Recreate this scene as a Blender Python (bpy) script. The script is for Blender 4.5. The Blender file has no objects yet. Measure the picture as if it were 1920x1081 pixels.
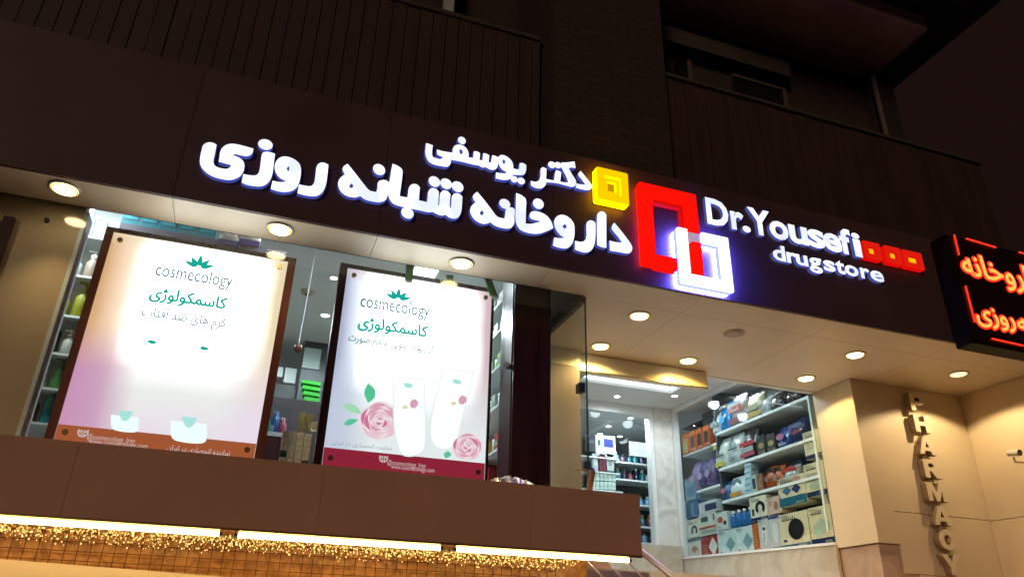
import bpy, bmesh, math, random
import numpy as np
from mathutils import Vector, Matrix

S = bpy.context.scene
COL = S.collection
rnd = random.Random(7)

# ------------------------------------------------------------------ camera, world, sun, exposure
FPX, PCX, PCY = 1400.0, 960.0, 540.5
def _rot():
    vx = np.array([5440 - PCX, 1330 - PCY, FPX]); vz = np.array([1040 - PCX, -2400 - PCY, FPX]); vy = np.array([415 - PCX, 1200 - PCY, FPX])
    m = np.stack([v / np.linalg.norm(v) for v in (vx, vy, vz)], 1)
    u, s, vt = np.linalg.svd(m)
    return u @ vt
ROT = _rot()
EYE = np.array([0.0, 0.0, 1.6])
cam_d = bpy.data.cameras.new('camera'); cam_d.sensor_width = 36.0; cam_d.lens = 36.0 * FPX / 1920.0
cam_d.clip_start = 0.05; cam_d.clip_end = 600.0
cam = bpy.data.objects.new('camera', cam_d); COL.objects.link(cam)
cam.matrix_world = Matrix(((ROT[0][0], -ROT[1][0], -ROT[2][0], EYE[0]), (ROT[0][1], -ROT[1][1], -ROT[2][1], EYE[1]),
                           (ROT[0][2], -ROT[1][2], -ROT[2][2], EYE[2]), (0, 0, 0, 1)))
S.camera = cam

world = bpy.data.worlds.new("World"); S.world = world; world.use_nodes = True
bg = world.node_tree.nodes['Background']
bg.inputs[0].default_value = (1.0, 0.42, 0.38, 1); bg.inputs[1].default_value = 0.011     # brown city night sky

street_glow_d = bpy.data.lights.new('street_glow', 'SUN'); street_glow_d.energy = 0.62; street_glow_d.angle = math.radians(12); street_glow_d.color = (1.0, 0.74, 0.52)  # directional lamp standing in for warm street lighting at night
street_glow = bpy.data.objects.new('street_glow', street_glow_d); COL.objects.link(street_glow)
street_glow.rotation_euler = Vector((0.8, 1.0, -0.34)).to_track_quat('-Z', 'Y').to_euler()

S.view_settings.view_transform = 'Standard'; S.view_settings.look = 'None'
S.view_settings.exposure = 0.0; S.view_settings.gamma = 1.0
S.render.engine = 'CYCLES'
S.cycles.use_denoising = True
S.cycles.max_bounces = 8; S.cycles.transparent_max_bounces = 24; S.cycles.glossy_bounces = 4
S.cycles.sample_clamp_indirect = 4.0
S.cycles.caustics_reflective = False; S.cycles.caustics_refractive = False

# ------------------------------------------------------------------ helpers
def ray(px, py):
    return ROT.T @ np.array([(px - PCX) / FPX, (py - PCY) / FPX, 1.0])
def atY(px, py, y):
    d = ray(px, py); return Vector(EYE + d * (y - EYE[1]) / d[1])
def atX(px, py, x):
    d = ray(px, py); return Vector(EYE + d * (x - EYE[0]) / d[0])
def atZ(px, py, z):
    d = ray(px, py); return Vector(EYE + d * (z - EYE[2]) / d[2])

def mat(name, color=(0.5, 0.5, 0.5), rough=0.5, metal=0.0, spec=0.5, emit=None, estr=0.0, coat=0.0):
    m = bpy.data.materials.new(name); m.use_nodes = True
    b = m.node_tree.nodes['Principled BSDF']
    b.inputs['Base Color'].default_value = (*color, 1); b.inputs['Roughness'].default_value = rough
    b.inputs['Metallic'].default_value = metal; b.inputs['Specular IOR Level'].default_value = spec
    b.inputs['Coat Weight'].default_value = coat
    if emit: b.inputs['Emission Color'].default_value = (*emit, 1); b.inputs['Emission Strength'].default_value = estr
    return m
def emis(name, color, s=1.0):
    m = bpy.data.materials.new(name); m.use_nodes = True; nt = m.node_tree
    nt.nodes.remove(nt.nodes['Principled BSDF'])
    e = nt.nodes.new('ShaderNodeEmission'); e.inputs[0].default_value = (*color, 1); e.inputs[1].default_value = s
    nt.links.new(e.outputs[0], nt.nodes['Material Output'].inputs[0]); return m
def vary(m, amount=0.25, scale=3.0, detail=6.0, bump=0.0, bscale=60.0, stretch=(1, 1, 1), rough_var=0.15):
    """uneven colour, roughness and relief on a plain material"""
    nt = m.node_tree; b = nt.nodes['Principled BSDF']; c = b.inputs['Base Color'].default_value[:]
    tc = nt.nodes.new('ShaderNodeTexCoord'); mp = nt.nodes.new('ShaderNodeMapping'); mp.inputs['Scale'].default_value = stretch
    n = nt.nodes.new('ShaderNodeTexNoise'); n.inputs['Scale'].default_value = scale; n.inputs['Detail'].default_value = detail
    nt.links.new(tc.outputs['Object'], mp.inputs[0]); nt.links.new(mp.outputs[0], n.inputs['Vector'])
    r = nt.nodes.new('ShaderNodeValToRGB')
    r.color_ramp.elements[0].position = 0.3; r.color_ramp.elements[1].position = 0.7
    r.color_ramp.elements[0].color = (*[x * (1 - amount) for x in c[:3]], 1); r.color_ramp.elements[1].color = (*[min(1, x * (1 + amount * .6)) for x in c[:3]], 1)
    nt.links.new(n.outputs['Fac'], r.inputs[0]); nt.links.new(r.outputs[0], b.inputs['Base Color'])
    ro = b.inputs['Roughness'].default_value
    mr = nt.nodes.new('ShaderNodeMapRange'); mr.inputs['To Min'].default_value = max(.02, ro - rough_var); mr.inputs['To Max'].default_value = min(1, ro + rough_var)
    nt.links.new(n.outputs['Fac'], mr.inputs['Value']); nt.links.new(mr.outputs[0], b.inputs['Roughness'])
    if bump:
        n2 = nt.nodes.new('ShaderNodeTexNoise'); n2.inputs['Scale'].default_value = bscale; n2.inputs['Detail'].default_value = 4
        nt.links.new(mp.outputs[0], n2.inputs['Vector'])
        bp = nt.nodes.new('ShaderNodeBump'); bp.inputs['Strength'].default_value = bump; bp.inputs['Distance'].default_value = 0.01
        nt.links.new(n2.outputs['Fac'], bp.inputs['Height']); nt.links.new(bp.outputs[0], b.inputs['Normal'])
    return m
def glass_mat(name, tint=(0.93, 0.98, 0.95), ior=1.5, boost=1.0, dirt=0.0):
    m = bpy.data.materials.new(name); m.use_nodes = True; nt = m.node_tree
    nt.nodes.remove(nt.nodes['Principled BSDF'])
    t = nt.nodes.new('ShaderNodeBsdfTransparent'); t.inputs[0].default_value = (*tint, 1)
    g = nt.nodes.new('ShaderNodeBsdfGlossy'); g.inputs['Roughness'].default_value = 0.015
    f = nt.nodes.new('ShaderNodeFresnel'); ge = nt.nodes.new('ShaderNodeNewGeometry')
    io = nt.nodes.new('ShaderNodeMapRange'); io.inputs['To Min'].default_value = ior; io.inputs['To Max'].default_value = 1 / ior   # thin pane: both faces reflect alike
    nt.links.new(ge.outputs['Backfacing'], io.inputs['Value']); nt.links.new(io.outputs[0], f.inputs[0])
    k = nt.nodes.new('ShaderNodeMath'); k.operation = 'MULTIPLY'; k.inputs[1].default_value = boost; k.use_clamp = True
    mx = nt.nodes.new('ShaderNodeMixShader')
    nt.links.new(f.outputs[0], k.inputs[0]); nt.links.new(k.outputs[0], mx.inputs[0])
    nt.links.new(t.outputs[0], mx.inputs[1]); nt.links.new(g.outputs[0], mx.inputs[2])
    nt.links.new(mx.outputs[0], nt.nodes['Material Output'].inputs[0]); return m

class MB:
    def __init__(s): s.v = []; s.f = []; s.mi = []
    def face(s, pts, m=0):
        i = len(s.v); s.v += [tuple(p) for p in pts]; s.f.append(tuple(range(i, i + len(pts)))); s.mi.append(m)
    def box(s, x0, x1, y0, y1, z0, z1, m=0):
        s.hexa([(x0, y0, z0), (x1, y0, z0), (x1, y1, z0), (x0, y1, z0), (x0, y0, z1), (x1, y0, z1), (x1, y1, z1), (x0, y1, z1)], m); return s
    def hexa(s, p, m=0):
        i = len(s.v); s.v += [tuple(q) for q in p]
        for f in ((0, 3, 2, 1), (4, 5, 6, 7), (0, 1, 5, 4), (1, 2, 6, 5), (2, 3, 7, 6), (3, 0, 4, 7)):
            s.f.append(tuple(i + k for k in f)); s.mi.append(m)
        return s
    def loft(s, rings, m=0, cap=True, closed=False):
        n = len(rings[0]); i = len(s.v)
        for r in rings: s.v += [tuple(p) for p in r]
        L = len(rings)
        for a in range(L if closed else L - 1):
            for b in range(n):
                a2 = (a + 1) % L
                s.f.append((i + a * n + b, i + a * n + (b + 1) % n, i + a2 * n + (b + 1) % n, i + a2 * n + b)); s.mi.append(m)
        if cap and not closed:
            s.f.append(tuple(i + b for b in reversed(range(n)))); s.mi.append(m)
            s.f.append(tuple(i + (L - 1) * n + b for b in range(n))); s.mi.append(m)
        return s
    def tube(s, pts, r, n=10, m=0, cap=True):
        pts = [Vector(p) for p in pts]; rs = r if isinstance(r, (list, tuple)) else [r] * len(pts); rings = []
        for k, p in enumerate(pts):
            d = (pts[min(k + 1, len(pts) - 1)] - pts[max(k - 1, 0)]).normalized()
            u = d.cross(Vector((0, 0, 1)));
            if u.length < 1e-3: u = Vector((1, 0, 0))
            u.normalize(); w = u.cross(d)
            rings.append([p + (u * math.cos(2 * math.pi * q / n) + w * math.sin(2 * math.pi * q / n)) * rs[k] for q in range(n)])
        return s.loft(rings, m, cap)
    def lathe(s, c, prof, n=24, m=0):
        c = Vector(c)
        s.loft([[c + Vector((r * math.cos(2 * math.pi * q / n), r * math.sin(2 * math.pi * q / n), z)) for q in range(n)] for r, z in prof], m); return s
    def blob(s, c, rx, ry, rz, n=10, m=0):
        c = Vector(c); rings = []
        for a in range(1, n):
            t = math.pi * a / n
            rings.append([c + Vector((rx * math.sin(t) * math.cos(2 * math.pi * q / 14), ry * math.sin(t) * math.sin(2 * math.pi * q / 14), -rz * math.cos(t))) for q in range(14)])
        s.loft(rings, m); return s
    def build(s, name, mats, parent=None, bevel=0.0, smooth=False):
        me = bpy.data.meshes.new(name); me.from_pydata(s.v, [], s.f)
        mats = mats if isinstance(mats, (list, tuple)) else [mats]
        for m in mats: me.materials.append(m)
        for p, k in zip(me.polygons, s.mi): p.material_index = k
        me.update()
        if bevel or smooth:
            bm = bmesh.new(); bm.from_mesh(me); bmesh.ops.remove_doubles(bm, verts=bm.verts, dist=1e-5)
            bmesh.ops.recalc_face_normals(bm, faces=bm.faces)
            if bevel: bmesh.ops.bevel(bm, geom=list(bm.edges), offset=bevel, segments=2, affect='EDGES', profile=0.7, clamp_overlap=True)
            if smooth:
                for f in bm.faces: f.smooth = True
            bm.to_mesh(me); bm.free()
        else:
            bm = bmesh.new(); bm.from_mesh(me); bmesh.ops.recalc_face_normals(bm, faces=bm.faces); bm.to_mesh(me); bm.free()
        return link(name, me, parent)
def link(name, me, parent=None):
    o = bpy.data.objects.new(name, me); COL.objects.link(o)
    if parent: 
        o.parent = parent; o.matrix_parent_inverse = Matrix.Translation(-Vector(parent.location)) if parent.type == 'EMPTY' else Matrix()
    return o
def tag(o, label=None, cat=None, group=None, kind=None):
    if label: o['label'] = label
    if cat: o['category'] = cat
    if group: o['group'] = group
    if kind: o['kind'] = kind
    return o
def thing(name, label, cat, loc=(0, 0, 0), group=None):
    o = bpy.data.objects.new(name, None); COL.objects.link(o); o.location = loc; o.empty_display_size = .1
    return tag(o, label, cat, group)

def smooth_outline(pts, sub=5):
    """pts: (x, y) smooth or (x, y, 1) corner -> dense closed polygon"""
    n = len(pts); out = []
    P = [Vector((p[0], p[1])) for p in pts]; cor = [len(p) > 2 for p in pts]
    T = []
    for i in range(n):
        a, b, c = P[i - 1], P[i], P[(i + 1) % n]
        if cor[i]: T.append(None); continue
        t = (c - a); l = t.length
        T.append(t / l if l else Vector((0, 0)))
    for i in range(n):
        j = (i + 1) % n; a, b = P[i], P[j]; L = (b - a).length / 3
        ta = T[i] * L if T[i] else (b - a) / 3; tb = T[j] * L if T[j] else (b - a) / 3
        for k in range(sub):
            u = k / sub
            out.append(a * (1 - u) ** 3 + (a + ta) * 3 * u * (1 - u) ** 2 + (b - tb) * 3 * u * u * (1 - u) + b * u ** 3)
    return out
def ellipse(cx, cy, rx, ry, tilt=0, n=24):
    t0 = math.radians(tilt)
    return [Vector((cx + rx * math.cos(a) * math.cos(t0) - ry * math.sin(a) * math.sin(t0), cy + rx * math.cos(a) * math.sin(t0) + ry * math.sin(a) * math.cos(t0)))
            for a in [2 * math.pi * k / n for k in range(n)]]
def flat_mesh(name, outlines, depth, front_y, mats, parent=None, bevel=0.0):
    """outlines: closed polygons of (X, Z); extruded from front_y back by depth; mats = (face, side)"""
    cu = bpy.data.curves.new(name, 'CURVE'); cu.dimensions = '2D'; cu.fill_mode = 'BOTH'; cu.extrude = depth / 2; cu.bevel_depth = bevel; cu.bevel_resolution = 1
    for o in outlines:
        sp = cu.splines.new('POLY'); sp.points.add(len(o) - 1); sp.use_cyclic_u = True
        for k, p in enumerate(o): sp.points[k].co = (p[0], p[1], 0, 1)
    return curve_to(name, cu, lambda v: (v[0], front_y + depth / 2 - v[2], v[1]), mats, parent)
def curve_to(name, cu, fn, mats, parent=None, axis=2):
    tmp = bpy.data.objects.new(name, cu); COL.objects.link(tmp)
    dg = bpy.context.evaluated_depsgraph_get(); dg.update()
    me = bpy.data.meshes.new_from_object(tmp.evaluated_get(dg)); bpy.data.objects.remove(tmp); bpy.data.curves.remove(cu)
    me.materials.clear()
    for m in mats: me.materials.append(m)
    for p in me.polygons: p.material_index = 0 if (abs(p.normal[axis]) > .5 or len(mats) == 1) else 1
    for v in me.vertices: v.co = fn(v.co[:])
    me.update(); me.name = name
    return link(name, me, parent)
FORMS = {'ا': 'FE8D FE8E', 'آ': 'FE81 FE82', 'ب': 'FE8F FE90 FE91 FE92', 'پ': 'FB56 FB57 FB58 FB59', 'ت': 'FE95 FE96 FE97 FE98', 'خ': 'FEA5 FEA6 FEA7 FEA8',
         'د': 'FEA9 FEAA', 'ر': 'FEAD FEAE', 'ز': 'FEAF FEB0', 'ژ': 'FB8A FB8B', 'س': 'FEB1 FEB2 FEB3 FEB4', 'ش': 'FEB5 FEB6 FEB7 FEB8',
         'ص': 'FEB9 FEBA FEBB FEBC', 'ض': 'FEBD FEBE FEBF FEC0', 'ف': 'FED1 FED2 FED3 FED4', 'ک': 'FB8E FB8F FB90 FB91', 'ل': 'FEDD FEDE FEDF FEE0',
         'م': 'FEE1 FEE2 FEE3 FEE4', 'ن': 'FEE5 FEE6 FEE7 FEE8', 'و': 'FEED FEEE', 'ه': 'FEE9 FEEA FEEB FEEC', 'ی': 'FBFC FBFD FBFE FBFF', 'ح': 'FEA1 FEA2 FEA3 FEA4'}
def persian(s):
    out = []
    for i, ch in enumerate(s):
        if ch not in FORMS: out.append('' if ch == '\u200c' else ch); continue
        f = FORMS[ch].split()
        prev = s[i - 1] if i else ' '; nxt = s[i + 1] if i + 1 < len(s) else ' '
        jp = prev in FORMS and len(FORMS[prev].split()) == 4; jn = len(f) == 4 and nxt in FORMS
        out.append(chr(int(f[(3 if jn else 1) if jp else (2 if jn else 0)], 16)))
    return ''.join(reversed(out))
def text_fit(name, body, x0, x1, z0, z1, front_y, depth, mats, parent=None, offset=0.0, spacing=1.0, fn=None, bold=0.0):
    """lettering filling the rectangle x0..x1, z0..z1 (its own bounds)"""
    cu = bpy.data.curves.new(name, 'FONT'); cu.body = body; cu.extrude = 0.5; cu.offset = offset; cu.space_character = spacing; cu.resolution_u = 3
    tmp = bpy.data.objects.new(name, cu); COL.objects.link(tmp)
    dg = bpy.context.evaluated_depsgraph_get(); dg.update()
    me = bpy.data.meshes.new_from_object(tmp.evaluated_get(dg)); bpy.data.objects.remove(tmp)
    me.materials.clear()
    for m in mats: me.materials.append(m)
    xs = [v.co.x for v in me.vertices]; zs = [v.co.y for v in me.vertices]
    a, b, c, d = min(xs), max(xs), min(zs), max(zs)
    for p in me.polygons: p.material_index = 0 if (abs(p.normal[2]) > .5 or len(mats) == 1) else 1
    for v in me.vertices:
        X = x0 + (v.co.x - a) / (b - a) * (x1 - x0); Z = z0 + (v.co.y - c) / (d - c) * (z1 - z0)
        Y = front_y + (0.5 - v.co.z) * depth
        v.co = fn(X, Y, Z) if fn else (X, Y, Z)
    me.update()
    if bold:      # a heavier weight: the outline repeated around itself
        bm = bmesh.new(); bm.from_mesh(me); src = bm.verts[:] + bm.edges[:] + bm.faces[:]
        for dx, dz in ((1, 0), (-1, 0), (0, 1), (0, -1), (.7, .7), (-.7, -.7), (.7, -.7), (-.7, .7)):
            d_ = bmesh.ops.duplicate(bm, geom=src)
            bmesh.ops.translate(bm, verts=[g_ for g_ in d_['geom'] if isinstance(g_, bmesh.types.BMVert)], vec=(dx * bold, -abs(dx) * 2e-5 - abs(dz) * 1e-5, dz * bold))
        bm.to_mesh(me); bm.free()
    return link(name, me, parent)

# ------------------------------------------------------------------ main measures (metres)
D = 5.0            # fascia plane
ZB, ZT = 4.384, 5.545     # fascia bottom / top
GY = 5.40          # display window glass
LT, LB = 2.632, 2.203     # lower band top / bottom
LEFT, RIGHT = -4.2, 10.5

# ------------------------------------------------------------------ materials
M = {}
M['fascia'] = vary(mat('dark_brown_panel', (0.088, 0.047, 0.05), .5, spec=.3), .16, 1.5, bump=.03, bscale=150, stretch=(1, 1, .8))
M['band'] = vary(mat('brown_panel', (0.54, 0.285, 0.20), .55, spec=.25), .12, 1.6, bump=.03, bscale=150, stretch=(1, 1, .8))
M['cream'] = vary(mat('cream_panel', (0.78, 0.66, 0.49), .34, spec=.5), .08, 1.2, rough_var=.02)
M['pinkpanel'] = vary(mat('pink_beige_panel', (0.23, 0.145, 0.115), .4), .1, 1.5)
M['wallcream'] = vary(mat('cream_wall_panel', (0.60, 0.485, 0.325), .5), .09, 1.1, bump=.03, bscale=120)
M['seam'] = mat('joint_dark', (0.06, 0.05, 0.04), .8)
M['seamlight'] = mat('joint_pale', (0.55, 0.5, 0.42), .8)
M['maroon'] = vary(mat('maroon_wood', (0.05, 0.012, 0.014), .3, coat=.25), .35, 2.2, stretch=(6, 6, .5))
M['brownwood'] = vary(mat('reddish_wood', (0.20, 0.05, 0.025), .35, coat=.2), .3, 2.2, stretch=(6, 6, .5))
M['white'] = vary(mat('white_paint', (0.75, 0.76, 0.74), .5), .06, 2.5)
M['white_shelf'] = mat('white_shelf_board', (0.74, 0.79, 0.78), .35)
M['grey'] = vary(mat('grey_plaster', (0.42, 0.43, 0.44), .8), .12, 2.0)
M['ceil'] = vary(mat('ceiling_plaster', (0.68, 0.70, 0.70), .8), .06, 1.4)
M['dgrey'] = vary(mat('dark_cabinet', (0.05, 0.055, 0.06), .4), .2, 2.0)
M['black'] = mat('black_plastic', (0.012, 0.012, 0.013), .4)
M['steel'] = mat('brushed_steel', (0.62, 0.62, 0.62), .22, 1.0)
M['brass'] = mat('aged_brass', (0.45, 0.33, 0.16), .35, 1.0)
M['trim'] = mat('downlight_trim', (0.55, 0.48, 0.36), .35, .3)
M['glass'] = glass_mat('window_glass', (0.96, 0.985, 0.975), 1.5, 1.3)
M['glass2'] = glass_mat('showcase_glass', (0.95, 0.985, 0.98), 1.5, .45)
M['glassedge'] = mat('glass_edge', (0.05, 0.16, 0.12), .2)
M['paper'] = mat('white_paper', (0.72, 0.76, 0.74), .7)
def stone_mat(name, c1, c2, scale=2.2):
    m = mat(name, c1, .35); nt = m.node_tree; b = nt.nodes['Principled BSDF']
    tc = nt.nodes.new('ShaderNodeTexCoord'); n = nt.nodes.new('ShaderNodeTexNoise'); n.inputs['Scale'].default_value = scale; n.inputs['Detail'].default_value = 9; n.inputs['Distortion'].default_value = 1.6
    r = nt.nodes.new('ShaderNodeValToRGB'); e = r.color_ramp.elements
    e[0].position = .36; e[0].color = (*c2, 1); e[1].position = .6; e[1].color = (*c1, 1)
    nt.links.new(tc.outputs['Object'], n.inputs['Vector']); nt.links.new(n.outputs['Fac'], r.inputs[0]); nt.links.new(r.outputs[0], b.inputs['Base Color']); return m
M['marble'] = stone_mat('cream_marble', (0.55, 0.49, 0.40), (0.44, 0.37, 0.28))
M['pinkstone'] = stone_mat('pinkish_stone', (0.50, 0.36, 0.27), (0.40, 0.28, 0.20), 3)
M['roughstone'] = stone_mat('rough_yellow_stone', (0.62, 0.31, 0.085), (0.34, 0.15, 0.035), 9)
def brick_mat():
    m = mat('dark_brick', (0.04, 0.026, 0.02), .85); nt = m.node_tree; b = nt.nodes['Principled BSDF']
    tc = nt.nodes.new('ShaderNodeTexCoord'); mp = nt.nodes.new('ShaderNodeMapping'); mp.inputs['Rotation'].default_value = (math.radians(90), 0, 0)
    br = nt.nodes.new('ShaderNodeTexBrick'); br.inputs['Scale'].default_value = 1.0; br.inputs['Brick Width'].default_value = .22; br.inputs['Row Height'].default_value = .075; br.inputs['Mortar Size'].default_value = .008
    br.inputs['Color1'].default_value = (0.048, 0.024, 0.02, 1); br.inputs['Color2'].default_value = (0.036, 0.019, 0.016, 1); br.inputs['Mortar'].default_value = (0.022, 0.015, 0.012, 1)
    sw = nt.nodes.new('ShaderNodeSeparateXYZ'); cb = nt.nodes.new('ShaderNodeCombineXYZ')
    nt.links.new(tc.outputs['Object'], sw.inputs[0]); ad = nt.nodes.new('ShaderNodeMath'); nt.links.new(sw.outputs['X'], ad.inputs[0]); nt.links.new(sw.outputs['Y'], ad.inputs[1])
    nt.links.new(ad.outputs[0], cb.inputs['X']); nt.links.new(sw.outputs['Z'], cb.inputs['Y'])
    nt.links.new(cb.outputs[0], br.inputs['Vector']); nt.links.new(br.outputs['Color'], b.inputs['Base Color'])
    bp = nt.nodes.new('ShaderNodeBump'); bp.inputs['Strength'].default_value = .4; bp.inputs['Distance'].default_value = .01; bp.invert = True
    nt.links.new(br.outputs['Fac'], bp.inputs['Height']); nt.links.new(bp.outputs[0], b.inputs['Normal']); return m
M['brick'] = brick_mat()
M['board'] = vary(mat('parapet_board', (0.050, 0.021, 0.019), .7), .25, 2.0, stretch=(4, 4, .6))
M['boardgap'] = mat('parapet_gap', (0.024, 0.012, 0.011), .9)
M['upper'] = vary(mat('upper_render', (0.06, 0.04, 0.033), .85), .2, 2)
M['pipe'] = mat('dull_pipe', (.10, .07, .065), .7)
M['darkglass'] = mat('dark_window_glass', (0.01, 0.012, 0.012), .1)

# ------------------------------------------------------------------ ground
g = MB().box(-150, 150, -150, 4.2, -.3, 0).build('road', vary(mat('asphalt', (.05, .05, .05), .85), .3, 6, bump=.3, bscale=90)); tag(g, kind='structure')
g = MB().box(-150, 150, 2.2, 150, -.25, .12).build('pavement', vary(mat('pavement_tile', (.48, .43, .37), .7), .2, 2)); tag(g, kind='structure')

# ------------------------------------------------------------------ the building
B = thing('shop_building', 'brown panelled pharmacy building with dark brick upper storey and lit sign fascia', 'building', (0, D, 0))
seams = [-2.26, -0.82, 0.63, 2.06, 3.49, 4.92, 6.35, 7.78, 9.2]
edges = [LEFT] + seams + [RIGHT]
for a, b in zip(edges, edges[1:]):
    MB().box(a + .0018, b - .0018, D, D + .03, ZB, ZT).build('fascia_panel', M['fascia'], B, bevel=.003)
MB().box(LEFT, RIGHT, D + .031, D + .12, ZB + .03, ZT - .01).build('fascia_backing', M['seam'], B)
# soffit: a narrow strip in front of the windows and a deep field over the entry, joints left open
for a, b in zip(edges, edges[1:]):
    MB().box(a + .002, b - .002, D + .034, 5.40, ZB, ZB + .02).build('soffit_panel', M['cream'], B)
ent = [2.535, 3.49, 4.92, 6.35, RIGHT]
for a, b in zip(ent, ent[1:]):
    MB().box(a + .002, b - .002, 5.404, 6.80, ZB, ZB + .02).build('soffit_panel', M['cream'], B)
sb = MB(); sb.box(LEFT, 2.54, D + .13, 5.455, ZB + .024, ZB + .1); sb.box(2.542, RIGHT, D + .13, 6.80, ZB + .024, ZB + .1); sb.build('soffit_backing', M['seam'], B)
# slab and roof over the shop so that no sky shines in
MB().box(LEFT, RIGHT, D + .13, 14.2, 5.32, 5.50).build('floor_slab', M['upper'], B)
MB().box(LEFT, 2.54, 5.46, 5.60, ZB + .12, 5.30).build('bulkhead', M['grey'], B)
MB().box(2.56, 6.14, 6.82, 6.90, ZB + .0, 5.30).build('bulkhead', M['white'], B)
# lower band (ledge under the display window)
lse = [LEFT] + [-2.42, -0.97, 0.46, 1.90] + [2.748]
for a, b in zip(lse, lse[1:]):
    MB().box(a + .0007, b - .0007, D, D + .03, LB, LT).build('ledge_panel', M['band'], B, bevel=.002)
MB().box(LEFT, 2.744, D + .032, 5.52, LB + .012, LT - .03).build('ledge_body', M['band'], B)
MB().box(LEFT, 2.744, D + .032, 5.396, LT - .029, LT - .006).build('ledge_bounce_top', M['marble'], B)  # pale top, out of view, added to bounce light onto the soffit strip
MB().box(LEFT, 2.748, D - .004, D + .03, LB - .012, LB - .001).build('ledge_edge_trim', M['brass'], B)
# basement wall below the ledge
MB().box(LEFT, 2.55, 5.52, 5.9, .12, LB - .002).build('stone_wall', M['roughstone'], B)
# left pillar beside the window, and building flank
pl = MB().box(LEFT, -1.43, 5.46, 5.54, LT - .1, ZB + .115).build('beige_pillar', vary(mat('tan_panel', (.56, .40, .25), .45), .1, 1.2), B)
MB().box(-1.43, -1.405, 5.455, 5.62, LT - .1, ZB - .004).build('pillar_edge_trim', M['white_shelf'], B)
MB().box(-1.90, -1.83, 5.42, 5.459, LT, 4.22).build('pillar_batten', M['maroon'], B)
MB().box(-2.6, -1.902, 5.43, 5.459, LT, 4.18).build('pillar_inset', M['dgrey'], B)
k = atY(88, 413, 5.455); MB().tube([(k.x, 5.445, k.z), (k.x, 5.46, k.z)], .018, 12).build('anchor_hole', M['black'], B)

# recess walls to the right of the door
PX = 6.135
def panel(x0, x1, y0, y1, z0, z1, name='wall_panel', m='wallcream', bev=.003):
    return MB().box(x0, x1, y0, y1, z0, z1).build(name, M[m], B, bevel=bev)
panel(PX, 6.42, 6.24, 6.84, 2.64, ZB - .003, 'pillar_cladding')
panel(PX + .03, 6.60, 6.28, 6.84, .12, 2.632, 'pillar_base', 'pinkstone')
panel(6.424, 7.76, 6.255, 6.30, 2.972, ZB - .003)
panel(6.424, 7.76, 6.255, 6.30, 2.36, 2.966)
panel(6.604, 7.76, 6.255, 6.30, 1.7, 2.354)
panel(6.604, 7.76, 6.255, 6.30, .12, 1.694)
# right return wall, slightly splayed, from the corner forward
def splay(z0, z1):
    a = Vector((7.745, 6.25)); b = Vector((7.78, 5.0)); c = Vector((7.82, 3.6))
    MB().hexa([(a.x, a.y, z0), (b.x, b.y, z0), (8.2, b.y, z0), (8.2, a.y, z0), (a.x, a.y, z1), (b.x, b.y, z1), (8.2, b.y, z1), (8.2, a.y, z1)]).build('return_wall_panel', M['wallcream'], B, bevel=.003)
for z0, z1 in ((2.962, ZB - .003), (2.36, 2.956), (1.7, 2.354), (.12, 1.694)): splay(z0, z1)
# short wall left of the door, seen through the glass fin
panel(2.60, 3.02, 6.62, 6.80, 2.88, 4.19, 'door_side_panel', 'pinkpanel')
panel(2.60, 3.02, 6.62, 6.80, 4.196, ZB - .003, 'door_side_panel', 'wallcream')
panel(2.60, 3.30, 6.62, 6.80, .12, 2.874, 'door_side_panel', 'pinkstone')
# podium and marble base
MB().box(2.62, 3.36, 6.02, 10.9, .12, 2.20).build('marble_podium', M['marble'], B)
MB().box(3.37, 6.10, 6.83, 10.9, .12, 2.24).build('marble_podium', M['marble'], B)
MB().box(3.95, 7.74, 5.1, 6.82, .12, 1.98).build('entry_landing', M['pinkstone'], B)
for a, b in ((2.62, 3.0), (3.004, 3.36)):
    MB().box(a, b, 6.0, 6.02, .12, 2.192).build('marble_slab', M['marble'], B, bevel=.003)
MB().hexa([(6.11, 6.83, .12), (6.15, 6.83, .12), (6.15, 10.2, .12), (6.11, 10.2, .12), (6.11, 6.83, 2.67), (6.15, 6.83, 2.67), (6.15, 10.2, 2.80), (6.11, 10.2, 2.80)]).build('marble_base', M['marble'], B)
MB().hexa([(6.095, 6.83, 2.672), (6.20, 6.83, 2.672), (6.20, 10.2, 2.802), (6.095, 10.2, 2.802), (6.095, 6.83, 2.70), (6.20, 6.83, 2.70), (6.20, 10.2, 2.83), (6.095, 10.2, 2.83)]).build('window_sill', M['white'], B)
MB().box(4.3, 6.09, 9.9, 10.3, 2.3, 2.96).build('marble_base', M['marble'], B)

# ---- upper storey
UP = 5.22
def strips(name, x0, x1, z0, z1, y):
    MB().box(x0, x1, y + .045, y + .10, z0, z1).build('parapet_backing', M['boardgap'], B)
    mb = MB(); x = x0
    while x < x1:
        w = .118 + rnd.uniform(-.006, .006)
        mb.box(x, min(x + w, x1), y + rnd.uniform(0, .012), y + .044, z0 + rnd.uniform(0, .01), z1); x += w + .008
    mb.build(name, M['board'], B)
zl = atY(860, 36, UP).z; zr = atY(1560, 232, UP).z; xp0 = atY(1030, 150, UP).x; xp1 = atY(1240, 200, UP).x; xe = atY(1850, 360, UP).x
strips('balcony_parapet', LEFT, xp0 - .10, ZT - .1, zl, UP)
MB().box(LEFT, xp0 - .10, UP - .02, UP + .12, zl + .002, zl + .05).build('parapet_cap', M['upper'], B)
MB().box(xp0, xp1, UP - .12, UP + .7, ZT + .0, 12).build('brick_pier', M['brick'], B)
MB().box(xp0 - .1, xp0 - .002, UP + .05, UP + .7, ZT - .1, 12).build('pier_shadow_strip', M['boardgap'], B)  # dark strip beside the pier, its shadow put into the colour
strips('balcony_parapet', xp1 + .04, xe, ZT - .1, zr, UP)
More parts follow.
